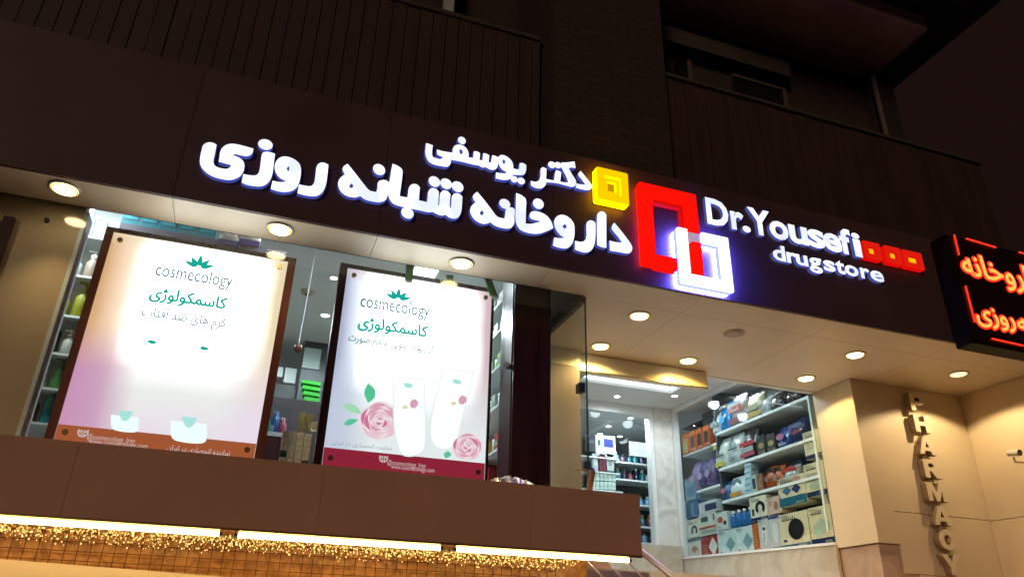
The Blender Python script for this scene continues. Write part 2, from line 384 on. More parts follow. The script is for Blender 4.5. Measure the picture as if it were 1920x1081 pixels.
MB().box(xp1 + .04, xe + .03, UP - .03, UP + .12, zr + .002, zr + .04).build('parapet_cap', M['upper'], B)
MB().box(xe, xe + .02, UP, 9, ZT - .1, zr).build('parapet_side', M['board'], B)
# set-back wall behind the balconies with its windows
WB = 6.15
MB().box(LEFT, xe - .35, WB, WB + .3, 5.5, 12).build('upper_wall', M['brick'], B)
MB().box(LEFT, xp0 - .1, UP + .2, WB - .002, 9.2, 9.4).build('balcony_slab', M['upper'], B)
for (pa, pb) in (((1262, 100), (1300, 190)), ((1370, 140), (1480, 230))):
    a = atY(*pa, WB); b = atY(*pb, WB)
    zt = a.z; zb_ = b.z - .5
    MB().box(a.x, b.x, WB - .02, WB - .002, zb_, zt - .05).build('upper_window', M['darkglass'], B)
    MB().box(a.x, b.x, WB - .04, WB - .005, zt - .048, zt).build('upper_window_frame', M['pipe'], B)
    MB().box(b.x - .05, b.x, WB - .04, WB - .022, zb_, zt - .05).build('upper_window_frame', M['pipe'], B)
a = atY(840, 20, 5.9); MB().box(a.x - .05, a.x + .05, 5.85, 5.95, 5.5, 9.2).build('balcony_post', M['grey'], B)
a = atY(1245, 60, 5.95); b = atY(1480, 125, 5.95)
MB().box(xp1 + .05, b.x, 5.95, WB - .042, a.z - .12, a.z + .12).build('lintel_beam', M['upper'], B)
# overhanging upper floor: soffit, and the higher eave reaching further right
zs = 8.9
f0 = atZ(1580, 0, zs); f1 = atZ(1730, 57, zs); f2 = atZ(1647, 143, zs)
MB().box(xp1 + .05, (f1.x + f2.x) / 2, (f0.y + f1.y) / 2, f2.y + 1.5, zs, zs + .25).build('overhang_soffit', vary(mat('overhang_plaster', (.55, .33, .28), .85), .2, 2), B)
ze = 9.3
e0 = atZ(1873, 10, ze); e1 = atZ(1703, 140, ze)
MB().box(xp1 + .05, (e0.x + e1.x) / 2, 3.6, f2.y + 1.8, ze, ze + .3).build('roof_eave', mat('eave_board', (.02, .015, .015), .9), B)
a = atY(1655, 190, 5.95); MB().box(a.x - .1, a.x + .25, 5.95, 6.9, 5.5, 9.2).build('downpipe_recess', M['boardgap'], B)
a = atY(1653, 215, 5.9); MB().tube([(a.x, 5.9, 5.5), (a.x, 5.9, 8.8)], .035, 10).build('drainpipe', M['pipe'], B)

# ------------------------------------------------------------------ shop interior shell
ff = MB(); ff.box(LEFT, 2.58, 5.62, 14, 2.2, 2.3); ff.box(2.582, 6.09, 6.92, 14, 2.2, 2.3); ff.box(6.16, 8.2, 6.86, 14, 2.2, 2.3)
ff.build('shop_floor', mat('shop_floor_tile', (.5, .48, .45), .3))['kind'] = 'structure'
MB().box(LEFT, 4.2, 5.62, 14, 5.02, 5.12).build('shop_ceiling', M['ceil'])['kind'] = 'structure'
MB().box(4.2, 8.2, 10.95, 14, 5.02, 5.12).build('shop_ceiling', M['ceil'])['kind'] = 'structure'
# vestibule ceiling: a lit tray with a lowered border
tr = MB(); tr.box(2.9, 6.9, 6.92, 10.94, 5.22, 5.30)
tr.build('vestibule_ceiling', M['ceil'])['kind'] = 'structure'
bz = 5.04
bd = MB(); bd.box(5.72, 6.9, 6.92, 10.94, bz, 5.218); bd.box(4.21, 5.718, 9.30, 10.94, bz, 5.218); bd.build('vestibule_ceiling', M['white'])['kind'] = 'structure'
IW = thing('interior_wall', 'grey inner walls at the back of the shop', 'wall', (0, 13.9, 2.3))
MB().box(LEFT, 8.2, 13.8, 14, 2.3, 5.02).build('back_wall', M['grey'], IW)
MB().box(LEFT, LEFT + .1, 5.9, 13.79, 2.3, 5.02).build('side_wall', M['grey'], IW)
MB().box(8.1, 8.2, 6.4, 13.79, 2.3, 5.3).build('side_wall', M['grey'], IW)

# ------------------------------------------------------------------ display window
W = thing('display_window', 'wide frameless shop window glass above the brown ledge', 'window', (0, GY, LT))
for a, b in ((LEFT, 0.234), (0.238, 2.53)):
    MB().box(a, b, GY + .004, GY + .014, LT + .002, ZB - .001).build('pane', M['glass'], W)
F = thing('glass_fin', 'clear glass side panel with black top track at window end', 'glass panel', (2.532, 5.42, LT))
MB().box(2.528, 2.538, 5.42, 6.55, LT + .002, ZB - .04).build('pane', M['glass'], F)
MB().box(2.5265, 2.5395, 5.413, 5.4195, LT + .002, ZB - .002).build('glass_edge', M['glassedge'], F)
MB().box(2.512, 2.554, 5.44, 6.58, ZB - .04, ZB - .002).build('track', M['black'], F)
k = atX(1089, 727, 2.53); MB().box(2.505, 2.56, k.y - .03, k.y + .05, k.z - .04, k.z + .04).build('clamp', M['black'], F, bevel=.004)

# automatic door header
H = thing('door_header', 'pale door operator box glowing yellow under the entry downlights', 'door header', (3.7, 6.69, 4.2))
MB().box(2.6, 4.585, 6.69, 6.815, 4.20, ZB - .006).build('housing', mat('header_cream', (.75, .68, .50), .3, spec=.5), H, bevel=.004)
MB().box(2.6, 4.588, 6.684, 6.70, 4.188, 4.199).build('lower_rail', M['brass'], H)

# entry post and window frames at the back of the vestibule
PO = thing('entry_post', 'pale marble corner post between the two inner windows', 'post', (5.95, 10.1, 2.8))
pL = atY(1225, 900, 10.1).x; pR = 6.155
MB().box(pL + .03, pR, 10.04, 10.3, 2.962, bz - .002).build('shaft', stone_mat('white_marble', (.74, .72, .66), (.58, .55, .48), 3), PO, bevel=.008)
NW = thing('inner_window', 'white framed inner window left of the marble corner post', 'window', (5.2, 10.1, 2.96))
xl = atY(1095, 900, 10.1).x - .4
MB().box(xl, pL + .028, 10.06, 10.2, bz - .15, bz - .002).build('frame', M['white'], NW)
MB().box(pL - .035, pL + .028, 10.06, 10.2, 2.962, bz - .152).build('frame', M['white'], NW)
MB().box(xl, pL - .037, 10.12, 10.13, 2.962, bz - .152).build('pane', M['glass2'], NW)
SC = thing('entry_showcase', 'tall lit glass showcase full of boxed goods beside the entry', 'showcase', (6.3, 8.4, 2.83))
MB().box(6.158, 6.166, 6.85, 10.03, 2.835, 5.03).build('pane', M['glass2'], SC)
MB().box(6.15, 6.21, 9.93, 10.03, 2.835, 5.035).build('frame', M['white'], SC)
MB().box(6.15, 6.21, 6.93, 9.928, 4.96, 5.035).build('frame', M['white'], SC)
MB().box(6.145, 6.175, 6.845, 6.862, 2.71, ZB).build('frame', M['brass'], SC)
MB().box(6.72, 6.76, 6.85, 10.03, 2.3, 5.03).build('back_panel', mat('showcase_back', (.16, .18, .19), .6), SC)
MB().box(6.22, 6.72, 8.97, 9.0, 2.84, 5.03).build('divider', M['dgrey'], SC)
for z in (4.41, 3.91, 3.47):
    MB().box(6.20, 6.70, 7.03, 8.965, z - .035, z).build('shelf', M['white_shelf'], SC, bevel=.002)
for z in (4.30, 3.72):
    MB().box(6.24, 6.70, 9.005, 9.92, z - .03, z).build('shelf', M['white_shelf'], SC, bevel=.002)
MB().box(6.20, 6.70, 7.0, 7.03, 2.84, 4.41).build('divider', M['white_shelf'], SC)

# ------------------------------------------------------------------ downlights in the soffit
M['bulb_on'] = emis('lamp_on', (1.0, 0.80, 0.46), 16)
M['lamp_rim'] = emis('lamp_rim_glow', (1.0, .55, .07), 1.4)
M['bulb_dim'] = emis('lamp_dim', (1.0, 0.80, 0.42), 1.6)
M['bulb_off'] = mat('lamp_off', (.5, .42, .32), .4)
def downlight(px, py, state, label, watt=26, col=(1.0, .74, .42), r=.088, cone=142, blend=.22):
    p = atZ(px, py, ZB); t = thing('downlight', label, 'ceiling light', (p.x, p.y, ZB - .012), 'round downlights in the cream soffit')
    mb = MB(); n = 32; R = [(r + .018, ZB - .001), (r + .016, ZB - .010), (r, ZB - .012), (r - .004, ZB + .0), (r - .006, ZB + .018)]
    mb.loft([[(p.x + q * math.cos(2 * math.pi * i / n), p.y + q * math.sin(2 * math.pi * i / n), z) for i in range(n)] for q, z in R], cap=False)
    mb.build('trim_ring', M['trim'], t, smooth=True)
    lm = MB(); lm.lathe((p.x, p.y, ZB - .009), [(r - .005, .006), (r - .008, -.004), (r * .75, -.010), (r * .4, -.014), (.003, -.015)], 32)
    lm.build('lamp_face', M[{'on': 'bulb_on', 'dim': 'bulb_dim', 'off': 'bulb_off'}[state]], t)
    if state == 'on':
        rim = MB(); n = 32; rim.loft([[(p.x + q * math.cos(2 * math.pi * i / n), p.y + q * math.sin(2 * math.pi * i / n), z) for i in range(n)] for q, z in ((r - .001, ZB - .0125), (r - .020, ZB - .0175))], cap=False)
        rim.build('reflector_rim', M['lamp_rim'], t, smooth=True)
    if state != 'off':
        ld = bpy.data.lights.new('lamp', 'SPOT'); ld.energy = watt; ld.color = col; ld.spot_size = math.radians(cone); ld.spot_blend = blend; ld.shadow_soft_size = .035
        lo = bpy.data.objects.new('lamp', ld); COL.objects.link(lo); lo.parent = t; lo.location = (0, 0, -.016)
downlight(122, 353, 'on', 'leftmost lit downlight in the narrow cream soffit strip, above the beige pillar', 60, cone=84, blend=1.0)
downlight(525, 429, 'on', 'lit downlight in the soffit strip above the gap between both posters', 30, cone=104, blend=1.0)
downlight(865, 493, 'on', 'lit downlight in the soffit strip above the right poster', 30, cone=104, blend=1.0)
downlight(1199, 591, 'on', 'lit downlight in the entry soffit nearest the end of the glass fin', 36, (1, .64, .33), cone=118)
downlight(1126, 648, 'on', 'lit downlight just over the left end of the door header', 120, (1, .74, .28), cone=160, blend=.6)
downlight(1290, 675, 'on', 'lit downlight just over the right end of the door header', 105, (1, .60, .13), cone=160, blend=.6)
downlight(1511, 708, 'on', 'lit downlight beside the top of the bright cream pillar', 58, (1, .71, .28))
downlight(1603, 664, 'on', 'lit downlight in the soffit in front of the cream pillar', 34, (1, .66, .27), cone=118)
downlight(1797, 700, 'dim', 'dim honey downlight near the corner above the pharmacy letters', 102, (1, .74, .40))
downlight(1376, 624, 'off', 'unlit downlight with dark lamp in the middle of the entry soffit', r=.085)

# ------------------------------------------------------------------ lit lettering on the fascia
M['ltr_face'] = emis('lit_acrylic_face', (0.80, 0.85, 1.0), 1.25)
_nt = M['ltr_face'].node_tree; _e = _nt.nodes['Emission']; _n = _nt.nodes.new('ShaderNodeTexNoise'); _n.inputs['Scale'].default_value = 5.5; _n.inputs['Detail'].default_value = 1
_tc = _nt.nodes.new('ShaderNodeTexCoord'); _nt.links.new(_tc.outputs['Object'], _n.inputs['Vector'])      # the LED strips behind the acrylic are uneven
_mr = _nt.nodes.new('ShaderNodeMapRange'); _mr.inputs['From Min'].default_value = .36; _mr.inputs['From Max'].default_value = .56; _mr.inputs['To Min'].default_value = 1.08; _mr.inputs['To Max'].default_value = 1.55
_nt.links.new(_n.outputs['Fac'], _mr.inputs['Value']); _nt.links.new(_mr.outputs[0], _e.inputs[1])
M['ltr_side'] = emis('lit_acrylic_side', (0.06, 0.09, 0.55), 0.8)
LF = D - .036
def T(crop, pts):
    ox, oy, s = crop; out = []
    for p in pts:
        out.append((ox + p[0] / s, oy + p[1] / s) + tuple(p[2:]))
    return out
def outline(crop, pts, sub=5):
    poly = smooth_outline(T(crop, pts), sub)
    return [(lambda q: Vector((q.x, q.z)))(atY(p[0], p[1], LF)) for p in poly]
def dot(crop, cx, cy, rx, ry, tilt):
    ox, oy, s = crop
    return [(lambda q: Vector((q.x, q.z)))(atY(p[0], p[1], LF)) for p in ellipse(ox + cx / s, oy + cy / s, rx / s, ry / s, tilt)]
cA, cB, cC, cD = (360, 240, 6.757), (620, 280, 6.757), (860, 340, 5.333), (780, 240, 4.571)
def letters(root, items):
    for it in items:
        flat_mesh('letter', it, .030, LF, (M['ltr_face'], M['ltr_side']), root, bevel=.004)
L1 = thing('lettering_sign', 'large white lit Persian lettering reading daroukhaneh shabaneh rouzi on brown fascia', 'sign', tuple(atY(780, 400, D)))
letters(L1, [
 # ye, ze, vav, re
 [outline(cA, [(145,225),(190,192),(255,192),(305,215,1),(285,330),(265,430),(285,480),(340,510),(430,525),(480,510),(500,480,1),(488,464,1),(430,450),(345,425,1),(365,300),(395,250),(450,215),(530,208),(650,232),(772,268,1),(755,325),(700,356),(620,345),(540,330),(510,352,1),(580,375),(640,420),(658,480),(640,560),(590,620),(500,655),(400,650),(250,605),(150,530),(108,450),(110,370),(130,270)])],
 [outline(cA, [(905,318),(960,308),(1045,330,1),(1030,450),(1008,600),(960,690),(880,735),(790,735),(700,720),(633,692,1),(655,592,1),(760,607),(820,600),(855,560),(875,450),(888,350)]), dot(cA, 930, 212, 88, 62, 15)],
 [outline(cA, [(1003,770,1),(1025,675,1),(1100,690),(1160,690),(1200,668,1),(1130,640),(1075,580),(1052,500),(1070,430),(1120,380),(1190,368),(1280,395),(1350,450),(1375,520),(1365,640),(1330,740),(1260,795),(1170,810),(1080,797)]), outline(cA, [(1215,484,1),(1195,522),(1225,560,1),(1238,520),(1234,492)])],
 [outline(cA, [(1340,825,1),(1360,722,1),(1440,738),(1510,740),(1550,700),(1570,590),(1585,490),(1620,450),(1670,445),(1722,470,1),(1710,590),(1690,720),(1650,810),(1590,855),(1530,862),(1430,850)])],
 # shabaneh
 [outline(cB, [(215,192,1),(330,335),(420,450),(490,525),(580,547,1),(598,490),(605,420),(650,395),(700,398),(735,420,1),(725,500),(715,580),(690,640),(620,668),(540,660),(440,635),(375,590,1),(340,600),(290,607),(200,585),(130,530),(100,450),(110,390),(150,345),(187,325,1),(165,280),(155,250),(175,215)]), outline(cB, [(265,425,1),(230,467),(258,496),(292,470)]), dot(cB, 613, 258, 77, 60, 35)],
 [outline(cB, [(788,190,1),(850,215),(900,260),(905,300),(890,430),(868,595,1),(920,607),(975,615,1),(985,560),(1000,480),(1040,447),(1090,450),(1125,485,1),(1118,570),(1112,650,1),(1160,660),(1222,675,1),(1232,620),(1240,540),(1275,500),(1325,502),(1365,540,1),(1360,630),(1355,712,1),(1376,715,1),(1383,650),(1390,570),(1425,530),(1475,535),(1512,570,1),(1505,660),(1503,742,1),(1525,745,1),(1533,670),(1540,600),(1575,565),(1625,568),(1663,600,1),(1658,700),(1645,800),(1610,860),(1560,875),(1500,860),(1455,825,1),(1410,835),(1350,820),(1295,790,1),(1230,793),(1100,765),(950,735),(810,695),(755,640),(733,560),(745,440),(765,310)]),
  dot(cB, 972, 807, 80, 62, 35), dot(cB, 1313, 410, 74, 58, 35), dot(cB, 1460, 437, 74, 58, 35), dot(cB, 1607, 475, 74, 58, 35)],
 # daroukhaneh
 [outline(cC, [(185,110,1),(260,200),(330,290),(385,355),(460,378,1),(468,330),(475,285),(510,265),(540,268),(558,285,1),(553,360),(550,420),(520,462),(480,470),(400,455),(345,430),(318,405,1),(280,420),(230,420),(160,380),(120,315),(125,260),(155,225),(175,210,1),(150,180),(145,150),(165,125)]), outline(cC, [(235,284,1),(207,316),(230,341),(252,320)])],
 [dot(cC, 460, 226, 55, 43, 35)],
 [outline(cC, [(578,122,1),(630,145),(668,185),(668,280),(665,425,1),(720,428),(780,418),(840,400,1),(780,388),(720,368),(712,335),(735,305),(800,308),(870,340),(920,400),(940,465,1),(900,485),(820,515),(760,522),(680,510),(610,475),(573,400),(573,260)]), dot(cC, 795, 225, 54, 46, 38)],
 [outline(cC, [(945,640,1),(958,565,1),(1010,572),(1065,565,1),(1010,530),(965,460),(960,390),(990,350),(1040,338),(1100,365),(1145,420),(1155,480),(1150,560),(1125,630),(1080,665),(1030,665),(985,655)]), outline(cC, [(1055,425,1),(1035,450),(1060,479,1),(1081,462),(1075,435)])],
 [outline(cC, [(1165,680,1),(1165,598,1),(1220,608),(1262,595),(1280,550),(1282,420),(1310,395),(1345,400),(1363,420,1),(1362,560),(1345,650),(1310,695),(1265,708),(1210,697)])],
 [outline(cC, [(1387,635,1),(1387,340),(1415,305),(1450,308),(1472,335,1),(1472,662,1),(1430,655)])],
 [outline(cC, [(1515,690,1),(1510,597,1),(1570,610),(1640,618,1),(1590,550),(1535,480),(1535,450),(1555,417,1),(1600,470),(1670,560),(1725,640),(1730,680),(1710,712),(1680,718),(1600,705)])],
])
L2 = thing('lettering_sign', 'smaller upper line of white lit Persian lettering reading doctor Yousefi', 'sign', tuple(atY(950, 320, D)))
letters(L2, [
 [outline(cD, [(88,135,1),(110,140),(140,152,1),(135,200),(140,245),(170,262),(210,270),(240,250,1),(215,242),(185,225),(182,190,1),(225,202),(290,213),(317,215,1),(317,185),(330,158),(355,147),(395,152),(430,180),(447,220),(445,254,1),(470,258),(492,262,1),(497,205,1),(520,205),(545,218,1),(543,250),(539,276,1),(572,283,1),(578,220,1),(600,224),(624,236,1),(618,296,1),(645,300,1),(655,238,1),(675,242),(700,254,1),(698,300),(690,340),(660,358),(620,348),(598,333,1),(570,337),(538,320,1),(480,310),(400,290),(298,272,1),(290,310),(265,330),(215,325),(150,310),(105,280),(82,220),(85,170)]), dot(cD, 385, 205, 17, 25, -20), dot(cD, 392, 108, 33, 27, 38)],
 [outline(cD, [(685,430,1),(688,385,1),(730,392),(765,393),(782,378,1),(740,355),(710,310),(700,270),(720,240),(755,238),(800,265),(825,300),(832,350,1),(870,358),(886,354,1),(890,305,1),(912,303),(940,318,1),(940,360),(925,395),(890,402),(828,398,1),(818,422),(790,440),(750,443),(715,438)]), dot(cD, 752, 290, 15, 22, -10), dot(cD, 841, 441, 27, 24, 30), dot(cD, 900, 455, 31, 25, 30)],
 [outline(cD, [(985,457,1),(1025,465),(1055,452),(1068,420),(1070,355,1),(1085,340),(1115,352,1),(1113,400),(1111,440,1),(1150,448),(1186,455,1),(1192,400),(1200,370),(1215,368),(1240,382,1),(1236,425),(1232,462,1),(1275,470),(1308,468,1),(1285,410),(1243,330,1),(1245,300,1),(1300,298),(1355,291,1),(1364,342,1),(1330,338),(1303,343,1),(1335,400),(1368,455),(1365,490),(1335,503),(1280,490),(1200,470),(1113,463,1),(1105,490),(1070,515),(1020,510),(988,492,1)]), dot(cD, 1163, 317, 30, 25, 30), dot(cD, 1215, 320, 28, 23, 30)],
 [outline(cD, [(1370,512,1),(1378,478,1),(1420,488),(1457,490,1),(1420,440),(1392,400),(1410,372,1),(1450,420),(1500,485),(1505,510),(1480,530),(1430,527)])],
])
L3 = thing('lettering_sign', 'white lit Latin lettering reading Dr.Yousefi right of the logo squares', 'sign', (4.4, D, 5.1))
L4 = thing('lettering_sign', 'small white lit lettering reading drugstore on the fascia', 'sign', (4.8, D, 4.87))
def spaced(root, body, spans, mid, base, cap, off):
    """one mesh per letter; spans are the letters' left and right edges in the photograph, carried onto the fascia"""
    def measure(c):
        cu = bpy.data.curves.new('m', 'FONT'); cu.body = c; cu.offset = off
        o = bpy.data.objects.new('m', cu); COL.objects.link(o); dg = bpy.context.evaluated_depsgraph_get(); dg.update()
        me = bpy.data.meshes.new_from_object(o.evaluated_get(dg)); bpy.data.objects.remove(o)
        zs = [v.co.y for v in me.vertices]; bpy.data.meshes.remove(me)
        return min(zs), max(zs)
    ref = measure('D'); k = cap / (ref[1] - ref[0])
    for c, (a, b) in zip(body, spans):
        m = measure(c); ym = mid[1] + ((a + b) / 2 - mid[0]) * mid[2]
        p, q = atY(1300 + a / 4.174, 340 + ym / 4.174, LF), atY(1300 + b / 4.174, 340 + ym / 4.174, LF)
        text_fit('letter', c, p.x, q.x, base + (m[0] - ref[0]) * k, base + (m[1] - ref[0]) * k, LF, .030, (M['ltr_face'], M['ltr_side']), root, off)
spaced(L3, 'Dr.Yousefi', [(100, 268), (288, 388), (372, 434), (430, 598), (590, 732), (742, 882), (886, 1014), (1006, 1144), (1138, 1226), (1242, 1302)], (185, 215, .2176), 5.105, .285, .032)
spaced(L4, 'drugstore', [(620, 716), (728, 806), (800, 890), (900, 998), (1016, 1104), (1112, 1180), (1184, 1286), (1306, 1376), (1384, 1484)], (670, 545, .23), 4.872, .165, .028)

# logo squares
def ring(root, name, x0, x1, z0, z1, t, depth, y, mats, cut=None):
    a = [(x0, z0), (x1, z0), (x1, z1), (x0, z1)]; b = [(x0 + t, z0 + t), (x0 + t, z1 - t), (x1 - t, z1 - t), (x1 - t, z0 + t)]
    def rd(p, r):
        out = []
        for i in range(4):
            P, A, C_ = Vector(p[i]), Vector(p[i - 1]), Vector(p[(i + 1) % 4])
            u = (A - P).normalized() * r; w = (C_ - P).normalized() * r
            for q in range(5):
                s = q / 4; out.append(P + u * (1 - s) ** 2 + w * s ** 2)
        return out
    return flat_mesh(name, [rd(a, .018), rd(b, .008)], depth, y, mats, root)
M['yel'] = emis('yellow_acrylic', (1.0, .64, .0), 1.0); M['yel_d'] = emis('yellow_acrylic_core', (.72, .33, .0), .8); M['yel_s'] = emis('yellow_acrylic_side', (1.0, .50, .0), 7)
M['red'] = emis('red_acrylic', (1.0, .006, .002), 1.05); M['red_s'] = emis('red_acrylic_side', (1.0, .004, .003), .75)
M['wh'] = emis('white_acrylic', (.95, .96, 1.0), 1.6); M['wh_s'] = emis('white_acrylic_side', (.26, .30, 1.0), 110); M['wh_r'] = emis('white_acrylic_return', (.006, .0075, 1.0), 85)
M['red_b'] = emis('red_block_acrylic', (.72, .012, .004), 1.0)
Yq = thing('logo_square', 'glowing yellow nested square of the logo, upper left of the red frame', 'sign', (2.58, D, 5.24))
ring(Yq, 'outer_frame', 2.43, 2.735, 5.072, 5.402, .075, .085, D - .095, (M['yel'], M['yel_s']))
ring(Yq, 'inner_frame', 2.508, 2.658, 5.152, 5.322, .035, .05, D - .075, (M['yel'], M['yel_s']))
MB().box(2.545, 2.62, D - .05, D - .004, 5.189, 5.285).build('core', M['yel_d'], Yq)
Rq = thing('logo_square', 'glowing red square frame of the logo', 'sign', (3.13, D, 4.93))
rx0, rx1, rz0, rz1, rt = 2.845, 3.425, 4.525, 5.347, .125
wx0, wx1, wz0, wz1, wt = 3.185, 3.705, 4.405, 4.945, .10
fy = D - .10
MB().box(rx0 + .01, rx1 - .01, D - .028, D - .02, rz1 - .02, rz1 - .01).build('glow_edge', emis('red_glow', (1., .01, .0), 14), Rq)
MB().box(rx0 + .008, rx0 + .02, D - .028, D - .02, rz0 + .02, rz1 - .022).build('glow_edge', emis('red_glow', (1., .01, .0), 14), Rq)
MB().box(rx0, rx0 + rt, fy, D - .03, rz0, rz1).build('left_bar', [M['red']], Rq, bevel=.012)
MB().box(rx0 + rt, rx1 - .002, fy + .001, D - .004, rz1 - rt, rz1 - .001).build('top_bar', [M['red']], Rq, bevel=.008)
MB().box(rx1 - rt, rx1, fy, D - .004, wz1 + .003, rz1 - rt - .001).build('right_bar', [M['red']], Rq, bevel=.006)
MB().box(rx1 - rt + .03, rx1 - .004, fy - .012, D - .004, wz0 + wt + .003, wz1 - wt - .01).build('right_bar', [M['red']], Rq, bevel=.004)
MB().box(rx0 + rt + .001, wx0 - .012, fy, D - .004, rz0, rz0 + rt - .01).build('bottom_bar', [M['red']], Rq, bevel=.008)
for nm, bx in (('inner_step', (rx0 + rt + .001, rx1 - rt - .001, rz1 - rt - .035, rz1 - rt - .002)), ):
    MB().box(bx[0], bx[1], fy + .045, D - .004, bx[2], bx[3]).build(nm, mat('red_step', (.2, .0, .0), .4, emit=(1, .004, .002), estr=.55), Rq)
MB().box(rx1 - rt - .028, rx1 - rt - .002, fy + .045, D - .004, wz1 + .004, rz1 - rt - .037).build('inner_step', mat('red_step', (.2, .0, .0), .4, emit=(1, .004, .002), estr=.55), Rq)
Wq = thing('logo_square', 'glowing white square frame interlocked with the red logo frame', 'sign', (3.45, D, 4.68))
def wbar(nm, x0, x1, z0, z1, f=0.0):
    MB().box(x0, x1, fy - .02 + f, D - .085, z0, z1).build(nm, M['wh'], Wq, bevel=.010)
    MB().box(x0 + .004, x1 - .004, D - .084, D - .034, z0 + .004, z1 - .004).build('return', M['wh_r'], Wq)
    MB().box(x0 + .008, x1 - .008, D - .033, D - .006, z0 + .008, z1 - .008).build('glow_edge', M['wh_s'], Wq)
wbar('left_bar', wx0, wx0 + wt, wz0 + wt + .002, wz1)
wbar('top_bar', rx1 + .004, wx1, wz1 - wt, wz1, .001)
wbar('right_bar', wx1 - wt, wx1, wz0 + wt + .002, wz1 - wt - .002)
wbar('bottom_bar', wx0, wx1, wz0, wz0 + wt, .001)
MB().box(wx0 + wt + .002, rx1 + .003, fy + .02, D - .012, wz1 - wt, wz1 - .004).build('crossing_bar', emis('dim_white_acrylic', (.62, .42, .62), .75), Wq)
for i, (a, b, zz0, zz1, lab) in enumerate(((1614, 1650, 453, 487, 'glowing red rounded square touching the last letter of the Latin name'), (1653, 1688, 453, 496, 'glowing red rounded square in the middle of the row of three'), (1688, 1728, 463, 505, 'glowing red rounded square at the right end of the row of three'))):
    p = atY(a + 4, (zz0 + zz1) / 2, D - .055); q = atY(b + 4, (zz0 + zz1) / 2, D - .055); zc = (p.z + q.z) / 2
    zc = 5.195; h = .098
    r = thing('logo_dot_square', lab, 'sign', (p.x, D, zc), 'small red logo squares')
    ring(r, 'outer_frame', p.x + .014, q.x - .026, zc - h, zc + h, .06, .055, D - .06, (M['red_b'], M['red_s']))
    MB().box(p.x + .072, q.x - .086, D - .03, D - .008, zc - h + .062, zc + h - .062).build('core', emis('amber_core', (1, .45, .0), 1.2), r)

# ------------------------------------------------------------------ red LED board at the right
LY = 4.80
a = atY(1771, 439, LY); b = atY(1811, 640, LY)
LE = thing('led_board', 'black LED board with glowing red Persian words at the right edge', 'sign', (a.x, LY, b.z))
MB().box(a.x, a.x + 2.1, LY, D - .02, b.z, a.z).build('housing', mat('led_black', (.006, .004, .004), .6, spec=.1), LE, bevel=.006)
MB().box(a.x + .03, a.x + 2.07, LY - .004, LY, b.z + .03, a.z - .03).build('screen', mat('led_screen', (.018, .004, .004), .25), LE)
M['led_r'] = emis('led_red', (1.0, .035, .012), 1.3); M['led_y'] = emis('led_hot', (1.0, .28, .05), 2.2)
def ledline(p, q, r=.009):
    c = (1740, 400, 3.861); p = atY(c[0] + p[0] / c[2], c[1] + p[1] / c[2], LY - .014); q = atY(c[0] + q[0] / c[2], c[1] + q[1] / c[2], LY - .014)
    MB().tube([p, q], r, 8).build('led_line', M['led_r'], LE)
ledline((190, 155), (225, 300)); ledline((278, 182), (490, 245)); ledline((272, 525), (340, 785)); ledline((465, 905), (690, 955))
ledline((660, 280), (900, 340)); 
def ledword(word, pl, pr, zl, zr, off):
    c = (1740, 400, 3.861); w0 = atY(c[0] + pl[0] / c[2], c[1] + pl[1] / c[2], LY); w1 = atY(c[0] + pr[0] / c[2], c[1] + pr[1] / c[2], LY)
    for nm, bo, yy, mt in (('word_glow', .022, LY - .010, M['led_r']), ('word', .003, LY - .016, M['led_y'])):
        d = 0; o_ = 0
        text_fit(nm, word, zl + d, zr - d, w1.z + d, w0.z - d, yy, .005, (mt,), LE, o_, 1.0, None, bo)
w = atY(1804, 480, LY); w2 = atY(1920, 545, LY)
ledword(persian('داروخانه'), (260, 285), (560, 555), atY(1803, 500, LY).x, atY(1803, 500, LY).x + 1.06, .035)
_x = atY(1828, 590, LY).x
ledword(persian('روزی'), (340, 670), (640, 870), _x, _x + .50, .035)
ledword(persian('شبانه'), (340, 670), (640, 870), _x + .54, _x + 1.15, .035)

